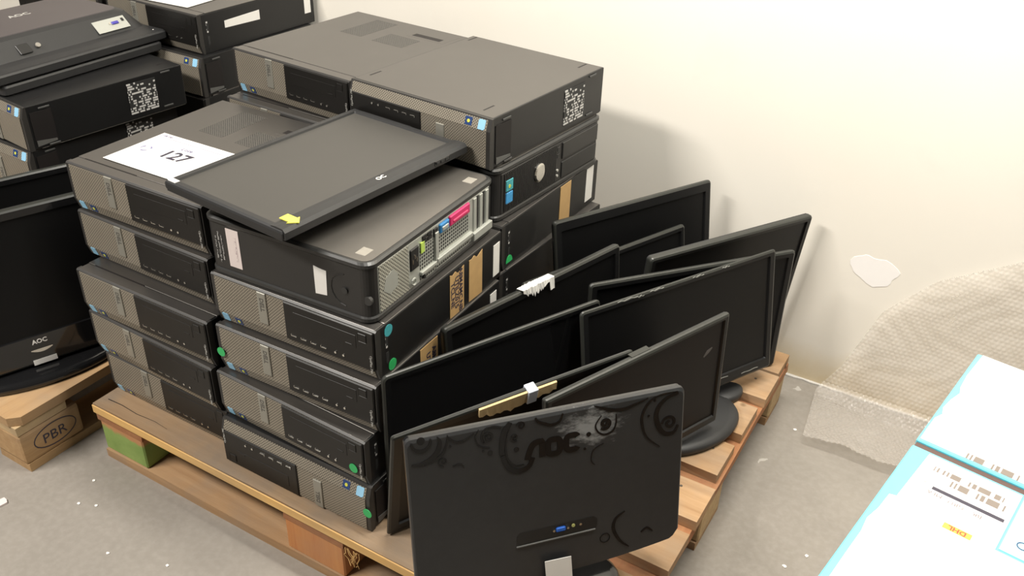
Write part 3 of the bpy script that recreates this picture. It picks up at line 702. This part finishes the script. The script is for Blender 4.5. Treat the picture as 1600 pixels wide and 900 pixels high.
# M8: cardboard strip and tape band
h8 = H_('M8')
cb = MB(); top = []; n = 22
for i in range(n+1):
    q = i/n; top.append((-.080+.150*q, .013+.010*math.sin(PI*min(1, q*1.1))+.0030*math.sin(i*2.3)+.002*math.sin(i*5.1)))
cb.loops([[(x_, -.0005, h8-.001), (x_, -.004, h8-.002), (x_, -.006, h8-.006-wd), (x_, -.0012, h8-.006-wd)] for x_, wd in top])
part('cardboard_strip', cb.mesh('card', CARD), m8, None, 'torn cardboard strip')
part('tape_band', MB().box(.012, .031, -.0078, .012, h8-.030, h8+.0014, .001).mesh('band', mat('tape_bluish', (.62, .66, .74), .5)), m8, None, 'bluish white tape')

# M10: monitor seen from behind, swirls pressed into its back
TK = .022
m10w = frame_m(.8667, .1785, 0, (.5016, -.1428, .2257), True, TK)
W10, H10 = .4534, .2848
m10 = thing('monitor', 'black monitor seen from behind, swirl patterns and brand letters on its back', 'monitor', m10w, 'leaning monitors')
def bow(w_, h_, r, y, dip, n=8):
    """rounded outline whose lower edge bows downward"""
    pts = []
    for sx, sz, a0 in ((1, 1, 0), (-1, 1, PI/2)):
        for k in range(n+1):
            a = a0+PI/2*k/n; pts.append((sx*(w_/2-r)+r*math.cos(a), h_/2+sz*(h_/2-r)+r*math.sin(a)))
    m_ = 60
    for k in range(m_+1):
        q = k/m_; x_ = -w_/2+w_*q; e = min(1, min(q, 1-q)/.035)
        pts.append((x_, -dip*(1-(2*q-1)**2)+(.014*(1-e)**2)))
    return [(p[0], y, p[1]) for p in pts]
def mat_scuffed():
    m, t, b = nt('back_scuffed'); co = objco(t)
    s = node(t, 'ShaderNodeSeparateXYZ'); t.links.new(co, s.inputs[0])
    dx = math_n(t, 'MULTIPLY', math_n(t, 'ADD', s.outputs['X'], .066), 1/.050); dz = math_n(t, 'MULTIPLY', math_n(t, 'SUBTRACT', s.outputs['Z'], .246), 1/.030)
    d = math_n(t, 'SQRT', math_n(t, 'ADD', math_n(t, 'MULTIPLY', dx, dx), math_n(t, 'MULTIPLY', dz, dz)))
    mp = node(t, 'ShaderNodeMapping'); t.links.new(co, mp.inputs[0]); mp.inputs['Scale'].default_value = (1, 1, 2.5); mp.inputs['Rotation'].default_value = (0, -.35, 0)
    n = noise(t, mp.outputs[0], 45, 6, .7)
    k = math_n(t, 'MULTIPLY', ramp(t, math_n(t, 'SUBTRACT', n, math_n(t, 'MULTIPLY', d, .32)), .16, .40), .85)
    base = mixc(t, noise(t, co, 60, 4), (.022, .022, .0225), (.033, .033, .0335))
    t.links.new(mixc(t, k, base, (.30, .30, .295)), b.inputs['Base Color']); b.inputs['Roughness'].default_value = .46
    bump(t, b, noise(t, co, 700, 2), .12, .0005); return m
SCUFF = mat_scuffed()
mb = MB(); mb.loops([bow(W10-.003, H10-.003, .010, TK*.45, .018), bow(W10, H10, .010, TK*.6, .018), bow(W10-.001, H10-.001, .010, TK-.0022, .018), bow(W10-.006, H10-.006, .010, TK, .017)], False, True)
part('back_shell', mb.mesh('shell', SCUFF), m10)
mb = MB(); mb.loops([bow(W10-.004, H10-.004, .008, TK*.5, .018), bow(W10-.002, H10-.002, .008, .004, .018), bow(W10-.010, H10-.010, .008, 0, .017)], False, True)
part('bezel', mb.mesh('bezel', GLOSS), m10)
part('screen', MB().box(-W10/2+.016, W10/2-.016, -.001, .001, .026, H10-.016).mesh('screen', SCREEN), m10)
def bp(px, pz): return (-(px-.5)*W10, pz*H10)          # fractions as seen from behind, left to right and bottom to top
def ribbon10(name, pts, wid, mtl=SWIRL):
    part(name, MB().ribbon([bp(*p) for p in pts], wid, 'y', TK-.0008, TK+.0009).mesh(name, mtl), m10)
AR = W10/H10
def spiral(cx, cz, r0, r1, turns, a0, sgn=1, n=44):
    return [(cx+(r0+(r1-r0)*k/n)/AR*math.cos(a0+sgn*2*PI*turns*k/n), cz+(r0+(r1-r0)*k/n)*math.sin(a0+sgn*2*PI*turns*k/n)) for k in range(n+1)]
def arc(cx, cz, r, a0, a1, n=24): return [(cx+r/AR*math.cos(a0+(a1-a0)*k/n), cz+r*math.sin(a0+(a1-a0)*k/n)) for k in range(n+1)]
tap = lambda w0, w1: (lambda q: w0+(w1-w0)*math.sin(PI*q))
def smooth(P, n=5):
    out = []
    for i in range(len(P)-1):
        p0, p1, p2, p3 = P[max(0, i-1)], P[i], P[i+1], P[min(len(P)-1, i+2)]
        for k in range(n):
            t_ = k/n; out.append(tuple(.5*(2*b+(c-a)*t_+(2*a-5*b+4*c-d)*t_*t_+(3*b-a-3*c+d)*t_**3) for a, b, c, d in zip(p0, p1, p2, p3)))
    return out+[P[-1]]
def sw(P, w0, w1): ribbon10('swirl', smooth(P), tap(w0, w1))
c_ = bp(.053, .985); part('raised_dot', MB().cyl((c_[0], TK-.0006, c_[1]), 'y', .0060, .0014, 16).mesh('dot', SWIRL), m10)
ribbon10('swirl', arc(.053, .975, .050, PI*.95, 2.08*PI), tap(.0030, .0060))
sw([(.107, .990), (.115, .955), (.105, .904), (.085, .871), (.050, .850), (.017, .852)], .0015, .0085)
sw([(.141, .990), (.139, .953), (.124, .891), (.092, .855), (.057, .840)], .0012, .0040)
sw([(.142, .979), (.153, .955), (.171, .938), (.198, .942), (.230, .969)], .0012, .0034)
sw(spiral(.277, .928, .006, .030, 1.1, 2.0, 1, 10)+[(.262, .900), (.254, .935), (.265, .975), (.293, .988), (.323, .973)], .0030, .0036)
sw([(.246, .985), (.233, .947), (.240, .900), (.255, .878), (.281, .865)], .0008, .0022)
sw(spiral(.122, .837, .004, .030, 1.4, 2.2, 1, 14), .0012, .0014)
sw([(.152, .800), (.172, .806), (.186, .796), (.190, .775)], .0008, .0012)
sw([(.355, .990), (.334, .946), (.325, .887), (.320, .805)], .0070, .0095)
sw([(.323, .797), (.342, .719), (.378, .684), (.414, .699), (.431, .750)], .0070, .0085)
sw([(.359, .988), (.344, .922), (.336, .841), (.343, .769), (.366, .724), (.398, .719)], .0012, .0030)
sw(spiral(.391, .960, .004, .026, 1.4, .5, 1, 14), .0016, .0018)
sw(spiral(.368, .897, .004, .024, 1.3, 3.3, 1, 14), .0022, .0026)
sw([(.443, .990), (.450, .965), (.474, .943), (.498, .928), (.527, .939), (.540, .983)], .0025, .0050)
sw(spiral(.695, .868, .004, .036, 1.5, .8, -1, 18), .0040, .0058)
sw([(.736, .915), (.736, .860), (.724, .814), (.694, .800), (.668, .826), (.660, .872), (.681, .922)], .0012, .0034)
sw([(.655, .990), (.681, .971), (.719, .945), (.762, .936), (.809, .952), (.856, .974)], .0015, .0060)
sw([(.970, .980), (.903, .978), (.861, .947), (.836, .877), (.837, .804), (.856, .724), (.907, .647)], .0012, .0048)
sw([(.974, .970), (.931, .953), (.901, .913), (.889, .859), (.895, .800), (.910, .750), (.932, .722), (.962, .725), (.976, .765)], .0040, .0085)
sw(spiral(.941, .790, .006, .046, 1.3, 1.2, 1, 16), .0040, .0050)
sw([(.690, .747), (.652, .717), (.644, .654), (.657, .620)], .0006, .0014)
sw([(.776, .265), (.741, .227), (.732, .160), (.758, .068), (.795, .010)], .0015, .0060)
sw([(.843, .090), (.866, .112), (.890, .079)], .0020, .0040)
ribbon10('swirl', arc(.699, .111, .030, 0, 2*PI), .0010)
for x_, z_, r_ in ((.282, .833, .0040), (.373, .820, .0042), (.258, .852, .0020), (.148, .920, .0016), (.634, .822, .0040), (.620, .736, .0022), (.882, .950, .0022), (.860, .86, .002)):
    c_ = bp(x_, z_); part('raised_dot', MB().cyl((c_[0], TK-.0006, c_[1]), 'y', r_, .0014, 12).mesh('dot', SWIRL), m10)
# brand letters on the back
sw_w = .0100
ribbon10('letter', smooth([(.411, .743), (.416, .775), (.424, .809), (.434, .833), (.450, .842)], 4)+[(.463, .841), (.4655, .830), (.4645, .743)], sw_w)
def squ(cx, cz, rx, rz, a0, a1, n): return [(cx+rx*math.copysign(abs(math.cos(a))**.6, math.cos(a)), cz+rz*math.copysign(abs(math.sin(a))**.6, math.sin(a))) for a in [a0+(a1-a0)*k/n for k in range(n+1)]]
ribbon10('letter', squ(.507, .792, .022, .045, 0, 2*PI, 32), sw_w)
ribbon10('letter', squ(.573, .794, .022, .045, .6, 2*PI-.6, 28), sw_w)
# sockets on the back
pc = bp(.516, .228)
rec = part('port_recess', MB().prism([(p[0], p[1]) for p in rrect(.138, .026, .010, 6, pc[0], pc[1]+.002)], 'y', TK-.0010, TK+.0006).mesh('recess', PORTB), m10)
part('recess_lip', MB().box(pc[0]-.066, pc[0]+.070, TK-.001, TK+.0022, pc[1]-.0125, pc[1]-.0090, .001).mesh('lip', mat('lip_grey', (.075, .075, .07), .45)), m10)
vx = bp(.528, .247)
vp = part('video_port', MB().box(vx[0]-.0085, vx[0]+.0085, TK, TK+.003, vx[1]-.0045, vx[1]+.0045, .002).mesh('vga', mat('vga_blue', (.02, .12, .52), .35)), m10, None, 'blue socket')
for s in (-1, 1): part('nut', MB().cyl((vx[0]+.0120*s, TK, vx[1]), 'y', .0022, .003, 6).mesh('nut', CHROME), m10)
jx = bp(.576, .251); part('audio_jack', MB().cyl((jx[0], TK, jx[1]), 'y', .0030, .0014, 14).mesh('jack', mat('jack_lime', (.45, .46, .16), .4)), m10)
jx = bp(.603, .249); part('screw', MB().cyl((jx[0], TK, jx[1]), 'y', .0024, .002, 8).mesh('screw', CHROME), m10)
# stand of M10
nn = Vector((math.sin(.8667), -math.cos(.8667), 0)); inv10 = m10w.inverted()
bs = part('stand_base', ellipse_base(MB(), .105, .078, 0, .018).mesh('base', GLOSS, True), m10); bs.matrix_basis = inv10 @ T(.503, -.112, ZD+.0012) @ RZ(.8667)
nk = part('stand_neck', MB().box(-.019, .019, TK+.0004, TK+.0090, -.075, .016, .003).mesh('neck', PLASTICM), m10, T(bp(.512, 0)[0], 0, 0))
lb = part('white_label', MB().prism([(bp(.459, 0)[0], .021), (bp(.559, 0)[0], .0195), (bp(.568, 0)[0], -.060), (bp(.469, 0)[0], -.060)], 'y', TK+.0091, TK+.0100).mesh('label', WHITE), m10, None, 'white label')

# M11: monitor lying screen up on the front stacks
m11w = frame_m(1.4491, 1.5703, .0312, (.0388, .0425, .7150))
W11, H11 = .4554, .2946
m11 = monitor('monitor lying screen up on the front stacks, yellow arrow sticker in its corner', m11w, W11, H11, bs=.016, bt=.017, bb=.032, Tk=.024, bulge=.024, r=.003, scr=SCREENW, pl=PLASTICM, edge=PLASTICM, group=None)
part('bottom_lip', MB().loops([[(x_, y, z) for y, z in ((-.0004, .030), (-.0020, .018), (-.0016, .002), (.004, -.003), (.016, -.003), (.018, .01))] for x_ in (-W11/2+.003, -W11/2+.05, W11/2-.05, W11/2-.003)]).mesh('lip', PLASTICM), m11)
part('button_plate', MB().box(.130, .172, .004, .013, -.0042, -.002, .0006).mesh('buttons', GLOSS), m11)
for k in range(3): part('button', MB().box(.134+.013*k, .143+.013*k, .006, .011, -.0050, -.004, .0003).mesh('button', PLASTICM), m11)
ar_ = [(-.012, -.009), (.010, -.009), (.010, -.014), (.024, 0), (.010, .014), (.010, .009), (-.012, .009)]
part('arrow_sticker', MB().prism([(-W11/2+.034+p[1]*1.0, .022-p[0]) for p in ar_], 'y', -.0030, -.0016).mesh('arrow', YELLOW), m11, None, 'yellow arrow sticker')
part('white_label', MB().box(-W11/2+.004, -W11/2+.014, -.0008, .0005, H11-.026, H11-.006).mesh('label', WHITE), m11)
part('logo', text_mesh('OC', .014, WHITE, bold=.0003), m11, T(.010, -.0022, .016) @ TXT_FRONT)

# M12: glossy monitor standing on the other pallet
m12w = frame_m(1.2013, .1284, .0085, (-.735, -.198, .1725))
W12, H12 = .43, .3506
m12 = monitor('glossy black monitor standing on its oval base on the neighbouring pallet', m12w, W12, H12, bs=.02, bt=.022, bb=.068, Tk=.030, bulge=.02, r=.012, pl=GLOSS, group=None)
part('logo', text_mesh('AOC', .014, WHITE, bold=.0004), m12, T(.0, -.0004, .053) @ TXT_FRONT)
part('power_button', MB().prism([(-.022+.044*k/10, .034-.006*math.sin(PI*k/10)) for k in range(11)]+[(.022, .036), (-.022, .036)], 'y', -.0012, 0).mesh('button', CHROME), m12)
inv12 = m12w.inverted()
n12 = Vector((math.sin(1.2013), -math.cos(1.2013), 0))
bs = part('stand_base', ellipse_base(MB(), .180, .092, 0, .022).mesh('base', GLOSS, True), m12); bs.matrix_basis = inv12 @ T(-.735-n12.x*.040, -.198-n12.y*.040, ZD+.001) @ RZ(1.2013)
nk = part('stand_neck', MB().box(-.04, .04, .03, .055, .012, .14, .004).mesh('neck', GLOSS), m12); nk.matrix_basis = inv12 @ T(-.735, -.198, ZD) @ RZ(1.2013)
lb = part('white_label', MB().box(-.024, .024, -.0012, -.0004, .002, .014).mesh('label', WHITE), m12)
lb.matrix_basis = T(.0, -.0015, -.001)
m12b = monitor('second black monitor upright close behind the glossy standing one', frame_m(1.22, .10, 0, (-.865, -.13, .20)), .45, .335, pl=GLOSS, Tk=.02, bulge=.006, group=None)
part('stand_foot', MB().box(-.06, .06, .004, .03, -.052, .01, .004).mesh('foot', GLOSS), m12b, T(0, 0, 0))

# M13 face-down monitor on the neighbouring stack, M14 flat panel under it
def flat_back(label, x1, y0, y1, wd, z, mtl):
    """monitor lying on its screen; its lower edge points to +X"""
    root = thing('monitor', label, 'monitor', T(x1-wd/2, (y0+y1)/2, z), None); L_ = y1-y0
    part('bezel', MB().loops([[(p[0], p[1], zz) for p in rrect(wd-d, L_-d, .010, 5)] for zz, d in ((0, .006), (.003, 0), (.018, 0), (.022, .006))]).mesh('bezel', PLASTICM), root)
    part('screen', MB().box(-wd/2+.02, wd/2-.03, -L_/2+.02, L_/2-.02, -.0006, .001).mesh('screen', SCREEN), root)
    return root, L_
LT = .654
r14, _ = flat_back('flat black monitor lying under the face-down one with pale socket plate', -1.003, .022, .462, .30, LT+.0012, EDGE)
part('back_cover', MB().box(-.13, .13, -.19, .19, .021, .0235, .001).mesh('cover', PLASTICM), r14)
r13, L13 = flat_back('face-down monitor with pale socket plate topping the neighbouring stack', -1.004, .010, .482, .33, LT+.0262, PLASTICM)
MAUVE = mat('back_mauve', (.060, .050, .052), .42, var=.1, scale=8)
hw = .33/2; hl = L13/2
SEC = ((.020, .318, L13-.016, 0), (.026, .290, L13-.030, -.010), (.029, .268, L13-.034, -.020), (.066, .228, L13-.080, -.034), (.073, .212, L13-.110, -.036))
part('back_cover', MB().loops([[(cx_+p[0], p[1], zz) for p in rrect(wx, ly, .03, 6)] for zz, wx, ly, cx_ in SEC]).mesh('cover', PLASTICM), r13)
part('back_plateau', MB().loops([[(SEC[-1][3]+p[0], p[1], zz) for p in rrect(wx, ly, .03, 6)] for zz, wx, ly in ((.0725, .212, L13-.110), (.0742, .206, L13-.116))]).mesh('plateau', MAUVE), r13)
slope = math.atan2(.037, .034)
def on_slope(y, q): return T(.114-.034*q+.0012, y, .029+.037*q+.0008) @ RY(PI/2-slope) 
sp = part('socket_plate', MB().box(-.017, .017, -.046, .046, 0, .0015).mesh('plate', STEEL), r13, on_slope(.125, .48), 'pale socket plate')
part('video_port', MB().box(-.004, .004, -.010, .010, .001, .004, .001).mesh('vga', mat('vga_violet', (.06, .05, .35), .4)), sp, T(-.002, .012, 0), 'violet socket')
part('nut', MB().cyl((-.002, -.004, .001), 'z', .003, .004, 8).mesh('nut', CHROME), sp)
part('round_jack', MB().box(-.004, .004, -.003, .003, .001, .0035).mesh('jack', PORTB), sp, T(-.006, .036, 0))
part('power_socket', MB().box(-.013, .013, -.015, .015, 0, .002, .001).mesh('socket', PORTB), r13, on_slope(-.115, .42))
part('round_jack', MB().cyl((0, 0, 0), 'z', .006, .004, 12).mesh('jack', FOOT), r13, on_slope(-.080, .42))
part('logo', text_mesh('AOC', .026, GREYT, bold=.0006), r13, T(-.060, -.01, .0744) @ RZ(PI/2))
for y, l_ in ((.02, .05), (.10, .035), (.17, .045)): part('white_label', MB().box(.130, .142, y, y+l_, .0215, .0232).mesh('label', WHITE), r13)

# ------------------------------------------------------------------ cartons at the right
def carton(label, x0, x1, y0, y1, h, rotz, org):
    root = thing('carton', label, 'box', T(org[0], org[1], 0) @ RZ(rotz), 'cyan cartons')
    part('body', MB().box(x0, x1, y0, y1, 0, h-.004, .004, 2).mesh('body', mat('carton_kraft', (.17, .11, .06), .8)), root)
    part('cyan_lid', MB().box(x0-.0015, x1+.0015, y0, y1, h-.045, h-.002, .0015).mesh('lid', CYAN), root)
    return root
RC = rad(-9.5); HC = .60
org = (.9455, -.004)
c1 = carton('cyan carton covered by a white sheet, beside the bubble wrap', 0, .34, .009, .272, HC, RC, org)
c2 = carton('cyan carton with white label, barcodes and a dark bar', 0, .34, -.36, -.004, HC, RC, org)
def poly(root, name, pts, m_, z0=.598, z1=.5992, label=None): return part(name, MB().prism(pts, 'z', z0, z1).mesh(name, m_), root, None, label)
poly(c1, 'white_sheet', [(.002, .014), (.34, .014), (.34, .270), (.006, .270), (.004, .20), (.006, .165), (.010, .150), (.005, .125), (.003, .10), (.007, .085), (.002, .07)], CWHITE, label='white sheet with torn edge')
gap = poly(c1, 'flap_edge', [(.0, -.0035), (.34, -.0035), (.34, .0085), (.0, .0085)], CGAP, HC-.030, HC-.0055, 'brown cardboard edge')
part('barcode', MB().box(-.033, .033, -.006, .006, 0, .0003).mesh('bars', BARS), c1, T(.090, .020, HC-.0008))
lbl = poly(c2, 'white_label', [(.022, -.010), (.135, -.010), (.135, -.125), (.34, -.125), (.34, -.36), (.009, -.36), (.008, -.25), (.008, -.20), (.005, -.175), (.009, -.15), (.010, -.118), (.018, -.115)], CWHITE, label='white label with torn edge')
poly(c2, 'cyan_tape', [(.138, -.012), (.338, -.012), (.338, -.120), (.138, -.120)], mat('carton_cyan_pale', (.42, .82, .88), .5), .5982, .5990)
z2 = HC-.0008
part('barcode', MB().box(-.042, .042, -.005, .005, 0, .0003).mesh('bars', BARS), c2, T(.078, -.034, z2))
part('barcode', MB().box(-.033, .033, -.006, .006, 0, .0003).mesh('bars', BARS), c2, T(.092, -.049, z2))
part('dark_bar', MB().box(-.042, .042, -.003, .003, 0, .0004).mesh('bar', INK), c2, T(.088, -.071, z2))
for s_, x_, y_, sz in (('MFA', .052, -.080, .0095), ('GRU', .078, -.082, .0095), ('BR', .103, -.083, .0095), ('008', .038, -.066, .005)):
    part('lettering', text_mesh(s_, sz, mat('ink_brown', (.16, .11, .10), .6)), c2, T(x_, y_, z2) @ RZ(PI))
yl = part('yellow_strip', MB().box(-.016, .016, -.005, .005, 0, .0004).mesh('strip', mat('strip_yellow', (.95, .72, .06), .5)), c2, T(.093, -.125, z2))
part('lettering', text_mesh('DHL', .0105, mat('ink_red', (.62, .06, .02), .5), bold=.0005), yl, T(0, 0, .0003) @ RZ(PI))
ring = MB().ribbon([(.158+.006*math.cos(2*PI*k/16), -.098+.006*math.sin(2*PI*k/16)) for k in range(17)], .0014, 'z', HC-.001, HC-.0005)
part('round_mark', ring.mesh('mark', NAVY), c2)

# ------------------------------------------------------------------ bubble wrap
def mat_bubble():
    m, t, b = nt('bubble_film'); b.inputs['Base Color'].default_value = (.80, .76, .71, 1); b.inputs['Roughness'].default_value = .06; b.inputs['Specular IOR Level'].default_value = 1.
    tr = node(t, 'ShaderNodeBsdfTransparent'); tr.inputs[0].default_value = (.97, .96, .94, 1)
    tl = node(t, 'ShaderNodeBsdfTranslucent'); tl.inputs[0].default_value = (.82, .78, .73, 1)
    m1_ = node(t, 'ShaderNodeMixShader'); m1_.inputs[0].default_value = .35; t.links.new(b.outputs[0], m1_.inputs[1]); t.links.new(tl.outputs[0], m1_.inputs[2])
    m2_ = node(t, 'ShaderNodeMixShader'); co = objco(t); n = noise(t, co, 5, 3)
    t.links.new(math_n(t, 'MULTIPLY_ADD', n, -.24, .47), m2_.inputs[0]); t.links.new(tr.outputs[0], m2_.inputs[1]); t.links.new(m1_.outputs[0], m2_.inputs[2])
    out = [x for x in t.nodes if x.type == 'OUTPUT_MATERIAL'][0]; t.links.new(m2_.outputs[0], out.inputs[0]); return m
def bubble_sheet():
    # profile: front lip above the floor, bend at the wall foot, then up the wall; left edge runs diagonally
    pit = .0112; st = pit/4.0
    prof = [(0.655, .030), (.70, .022), (.76, .014), (.82, .018), (.862, .045), (.880, .11), (.887, .20), (.890, .34), (.892, .55), (.893, .75)]
    seg = [0]
    for a, b in zip(prof, prof[1:]): seg.append(seg[-1]+math.hypot(b[0]-a[0], b[1]-a[1]))
    def at(s):
        for i in range(len(seg)-1):
            if s <= seg[i+1] or i == len(seg)-2:
                q = (s-seg[i])/(seg[i+1]-seg[i]); a, b = prof[i], prof[i+1]
                d = Vector((b[0]-a[0], b[1]-a[1])).normalized()
                return a[0]+(b[0]-a[0])*q, a[1]+(b[1]-a[1])*q, (-d.y, d.x)
    def left(s):
        y, z, _ = at(s)
        if s < .19: return .725-.02*(s/.19)
        k = [(.19, .705), (.215, .714), (.27, .745), (.44, .800), (.555, .895), (.65, 1.035), (.80, 1.30), (.9, 1.45)]
        for (a, xa), (b, xb) in zip(k, k[1:]):
            if s <= b: return xa+(xb-xa)*(s-a)/(b-a)
        return 1.4
    ns = int(.86/st); nx = int(.85/st); me_v = []; idx = {}; faces = []
    for i in range(ns+1):
        s = i*st; y, z, nrm = at(s); xl = left(s)
        for j in range(nx+1):
            x = .70+j*st
            if x < xl-st or x > 1.45: continue
            row = round(s/(pit*.866)); off = (row % 2)*.5
            du = (x/pit+off); du -= round(du); dv = s/(pit*.866)-row
            d2 = (du*du+(dv*.866)**2)*4
            h = .0034*math.sqrt(max(0, 1-d2/.82)) if d2 < .82 else 0
            wav = .003*math.sin(x*17+s*6)+.002*math.sin(x*41-s*23)+.0015*math.sin(s*55+x*9)+.0022*math.sin(x*83+3*math.sin(s*31))*math.sin(s*67+2*math.sin(x*29))
            k_ = h+wav
            xx = max(x, xl)
            idx[(i, j)] = len(me_v); me_v.append((xx, min(y+(-nrm[0] if False else nrm[0])*k_, .902), max(.004, z+nrm[1]*k_+ 0)))
    for i in range(ns):
        for j in range(nx):
            q = [(i, j), (i, j+1), (i+1, j+1), (i+1, j)]
            if all(p in idx for p in q): faces.append([idx[p] for p in q])
    me = bpy.data.meshes.new('bubble_sheet'); me.from_pydata(me_v, [], faces); me.materials.append(mat_bubble())
    for p in me.polygons: p.use_smooth = True
    return me
single('bubble_wrap', bubble_sheet(), 'clear bubble wrap sheet slumped against the cream wall', 'bubble wrap')

# ------------------------------------------------------------------ scraps on the floor
def chip(x, y, r, h, label, m_, seed):
    rn = random.Random(seed); pts = [(r*(.7+.5*rn.random())*math.cos(2*PI*k/9), r*(.6+.5*rn.random())*math.sin(2*PI*k/9)) for k in range(9)]
    single('paint_chip', MB().prism(pts, 'z', 0, h).mesh('chip', m_), label, 'scrap', T(x, y, .0003), 'scraps on the floor')
chip(-.622, -.428, .013, .004, 'pinkish white scrap lying on the floor by the stamped pallet', PINKW, 1)
for k, (x, y) in enumerate(((-.455, -.330), (-.49, -.345), (-.52, -.285), (-.33, -.40), (-.21, -.36))):
    chip(x, y, .0036, .0015, 'tiny white chip on the concrete in front of the pallet', WHITE, 10+k)
for k, (x, y) in enumerate(((.80, .28), (.83, .33), (.75, .12), (.70, .70))):
    chip(x, y, .0042, .0015, 'tiny white chip on the concrete beside the pallet', WHITE, 30+k)
